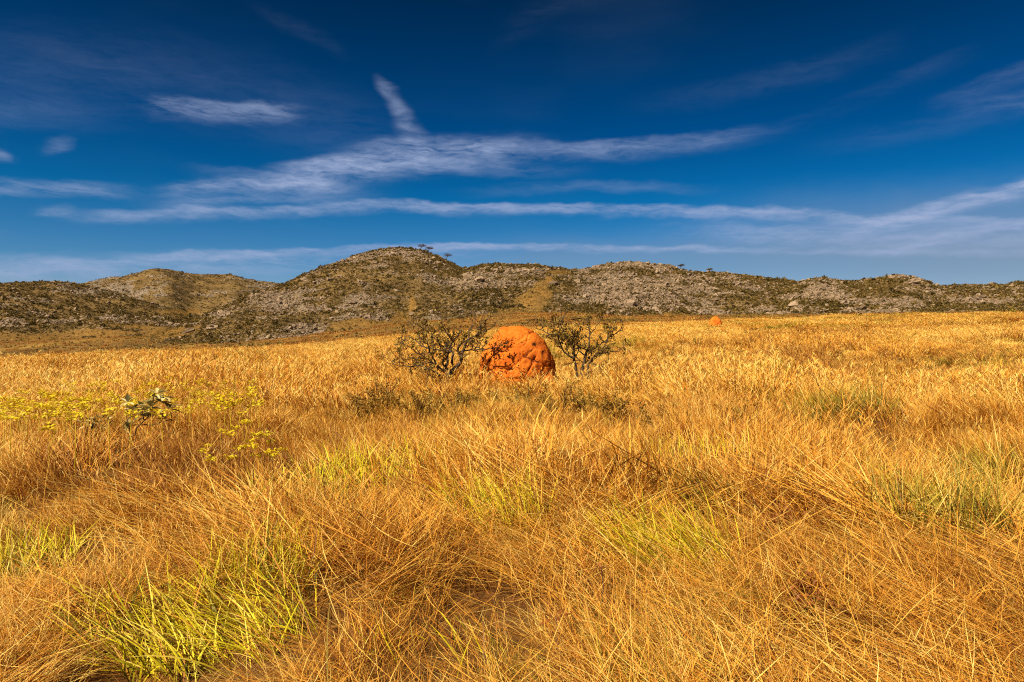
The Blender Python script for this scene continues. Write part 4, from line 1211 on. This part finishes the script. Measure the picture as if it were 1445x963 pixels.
for k in range(4):
    g = Geo(); r = np.random.default_rng(k)
    g.tube([(0, 0, 0), (.03, 0, .6)], [.005, .003], 4)
    for _ in range(16):
        a = r.uniform(0, 6.28); q = .065 * math.sqrt(r.uniform()); g.leaf((.03 + q * math.cos(a), q * math.sin(a), .6 + r.normal(0, .022)), (math.cos(a), math.sin(a), .6), .046, .042, r.uniform(), (0, 0, 1))
    fl1.append(g.mesh('far_flower', M['flower']))
for k in range(250):
    px = rng.uniform(-30, 370); py = 563 + rng.normal(0, 14) + (px < 120) * 9 - px * .018
    Y = at_h(px, py, rng.uniform(.48, .66)); p = on(px, Y); ht = (EYE + (HOR - py) * Y / FPX) - p.z; s = float(np.clip(ht / .6, .7, 1.5))
    o = obj('yellow_flower', fl1[k % 4], loc=p, rz=rng.uniform(0, 6), scale=s)
    tag(o, 'small yellow flower in the long band behind the large-leaved shrubs', 'flower', 'band of yellow flowers across the field')

# ------------------------------------------------------------------ dead leaves and rusty clumps in the foreground
def dead_leaf(px, py, label, L, seed, lift=.30):
    r = np.random.default_rng(seed); p = at(px, py); p = on(px, p.y * .94)
    t = thing('dead_leaf_sprig', (p.x, p.y, p.z), label, 'dead leaves')
    st = Geo(); st.tube([(0, 0, 0), (.01, 0, lift * .6), (0, .02, lift)], [.004, .004, .003], 5); obj('twig', st.mesh('twig', M['bark']), t)
    for k in range(5):
        g = Geo(); a = r.uniform(0, 6.28); g.leaf((0, 0, 0), (math.cos(a), math.sin(a), r.uniform(-.2, .7)), L * r.uniform(.7, 1.1), L * .34, r.uniform(), (0, 0, 1) + r.normal(0, .4, 3), .3)
        obj('leaf', g.mesh('leaf', M['rust_leaf']), t, (0, .01, lift * r.uniform(.8, 1.0)))


dead_leaf(785, 900, 'curled tan dead leaves lying on matted straw', .10, 1, .20)
dead_leaf(850, 840, 'reddish brown dead sprig sticking up from the straw mat', .055, 2, .27)
for k, (px, py, lb, n, W_) in enumerate([(1150, 890, 'large rust-brown mat of dried fern in the straw', 26, 1.5), (1110, 770, 'small rust-brown dried fern clump beside the swept straw', 16, 1.1)]):
    p = at(px, py); t = thing('dried_fern', (p.x, p.y, p.z), lb, 'dried fern')
    a, b = shrub_mesh(80 + k, n, .30, .34 * W_, .035, 14, M['rust_leaf']); a.materials[0] = M['rust_leaf']; obj('stems', a, t); tag(obj('fronds', b, t), kind='stuff')

# ------------------------------------------------------------------ hilltop trees, boulders
def hill_ground(px, R):
    a = float(ray(px, 462)[0]); z = float(ground_z(R * math.sin(a), R * math.cos(a), False))
    for h in HILLS.values():
        if h['_a'][0] < a < h['_a'][1]: z = max(z, float(hill_z(h, np.array([a]), np.array([float(R)]))[0][0]))
    return Vector((R * math.sin(a), R * math.cos(a), z))


def visible_hit(px, py):
    a, s = ray(px, py); a = float(a); s = float(s)
    for R in np.arange(240, 900, 1.5):
        p = hill_ground(px, R)
        if EYE + s * R <= p.z: return p
    return None


def crest_point(px):
    best = None; bs = -9
    for R in np.arange(280, 700, 3):
        p = hill_ground(px, R); s = (p.z - EYE) / R
        if s > bs: bs = s; best = p
    return best


def hill_tree(px, H, lean, label, seed, grp):
    r = np.random.default_rng(seed); p = crest_point(px)
    t = thing('hilltop_tree', p, label, 'tree', grp)
    g = Geo(); lv = Geo(); top = np.array([lean * H, 0, H * .72])
    g.tube([(0, 0, -.5), (lean * H * .3, 0, H * .35), tuple(top)], [.24, .2, .14], 6)
    for q in range(7):
        a = q * .9; e = top + np.array([math.cos(a) * H * .42, math.sin(a) * H * .35, r.uniform(.02, .26) * H]); g.tube([tuple(top * .75), tuple((top + e) / 2 + np.array([0, 0, .05])), tuple(e)], [.06, .04, .02], 4)
        for _ in range(46):
            c = e + r.normal(0, 1, 3) * np.array([.17, .17, .055]) * H; lv.leaf(c, r.normal(0, 1, 3), .38 * r.uniform(.7, 1.3), .26, r.uniform(0, .6), (0, 0, 1) + r.normal(0, .4, 3))
    obj('trunk', g.mesh('trunk', M['bark'], True), t); tag(obj('crown', lv.mesh('crown', M['hill_leaf']), t), kind='stuff')


hill_tree(593, 3.7, .3, 'umbrella-shaped tree on the peak, nearest the summit rocks', 1, 'trees on the hill crest')
hill_tree(604, 3.4, .3, 'umbrella-shaped tree on the peak between its two neighbours', 2, 'trees on the hill crest')
hill_tree(629, 3.8, .35, 'lone leaning tree lower down the shoulder of the peak', 3, 'trees on the hill crest')
hill_tree(960, 3.0, .1, 'small round tree on top of the long ridge', 4, 'trees on the hill crest')
hill_tree(1001, 2.4, 0, 'tiny tree on the long ridge past the small round one', 5, 'trees on the hill crest')

BO = [(583, 446), (600, 372), (612, 379), (552, 362), (528, 372), (870, 405), (905, 420), (925, 440), (1190, 430), (1150, 415), (1175, 402), (660, 392), (676, 398), (640, 402), (480, 392), (455, 410), (430, 398), (395, 425), (360, 440), (330, 436), (510, 400), (1268, 394), (1285, 400),
      (890, 430), (845, 415), (815, 400), (940, 405), (985, 395), (1040, 402), (1090, 440), (1120, 432), (1215, 438), (1010, 425), (700, 384), (745, 386), (780, 402), (500, 430), (465, 440), (410, 445), (300, 465), (265, 470), (250, 460)]
for k, (px, py) in enumerate(BO):
    p = visible_hit(px, py)
    if p is None: continue
    s = float(rng.uniform(1.3, 2.4))
    o = obj('boulder', ROCKS[k % 6], loc=p + Vector((0, 0, s * .15))); o.rotation_euler = tuple(rng.uniform(-.5, .5, 3)); o.scale = (s * rng.uniform(.9, 1.5), s, s * rng.uniform(.7, 1.1))
    wh = 'stony knoll of the long ridge' if 795 < px < 1010 else ('long ridge' if px >= 1010 else ('saddle between the peak and the long ridge' if px > 635 else ('summit of the peak' if py < 382 else ('low left foot of the peak' if px < 420 else 'slope of the peak'))))
    tag(o, 'pale weathered boulder among the scrub on the ' + wh, 'boulder', 'boulders on the ' + wh)
print('built')
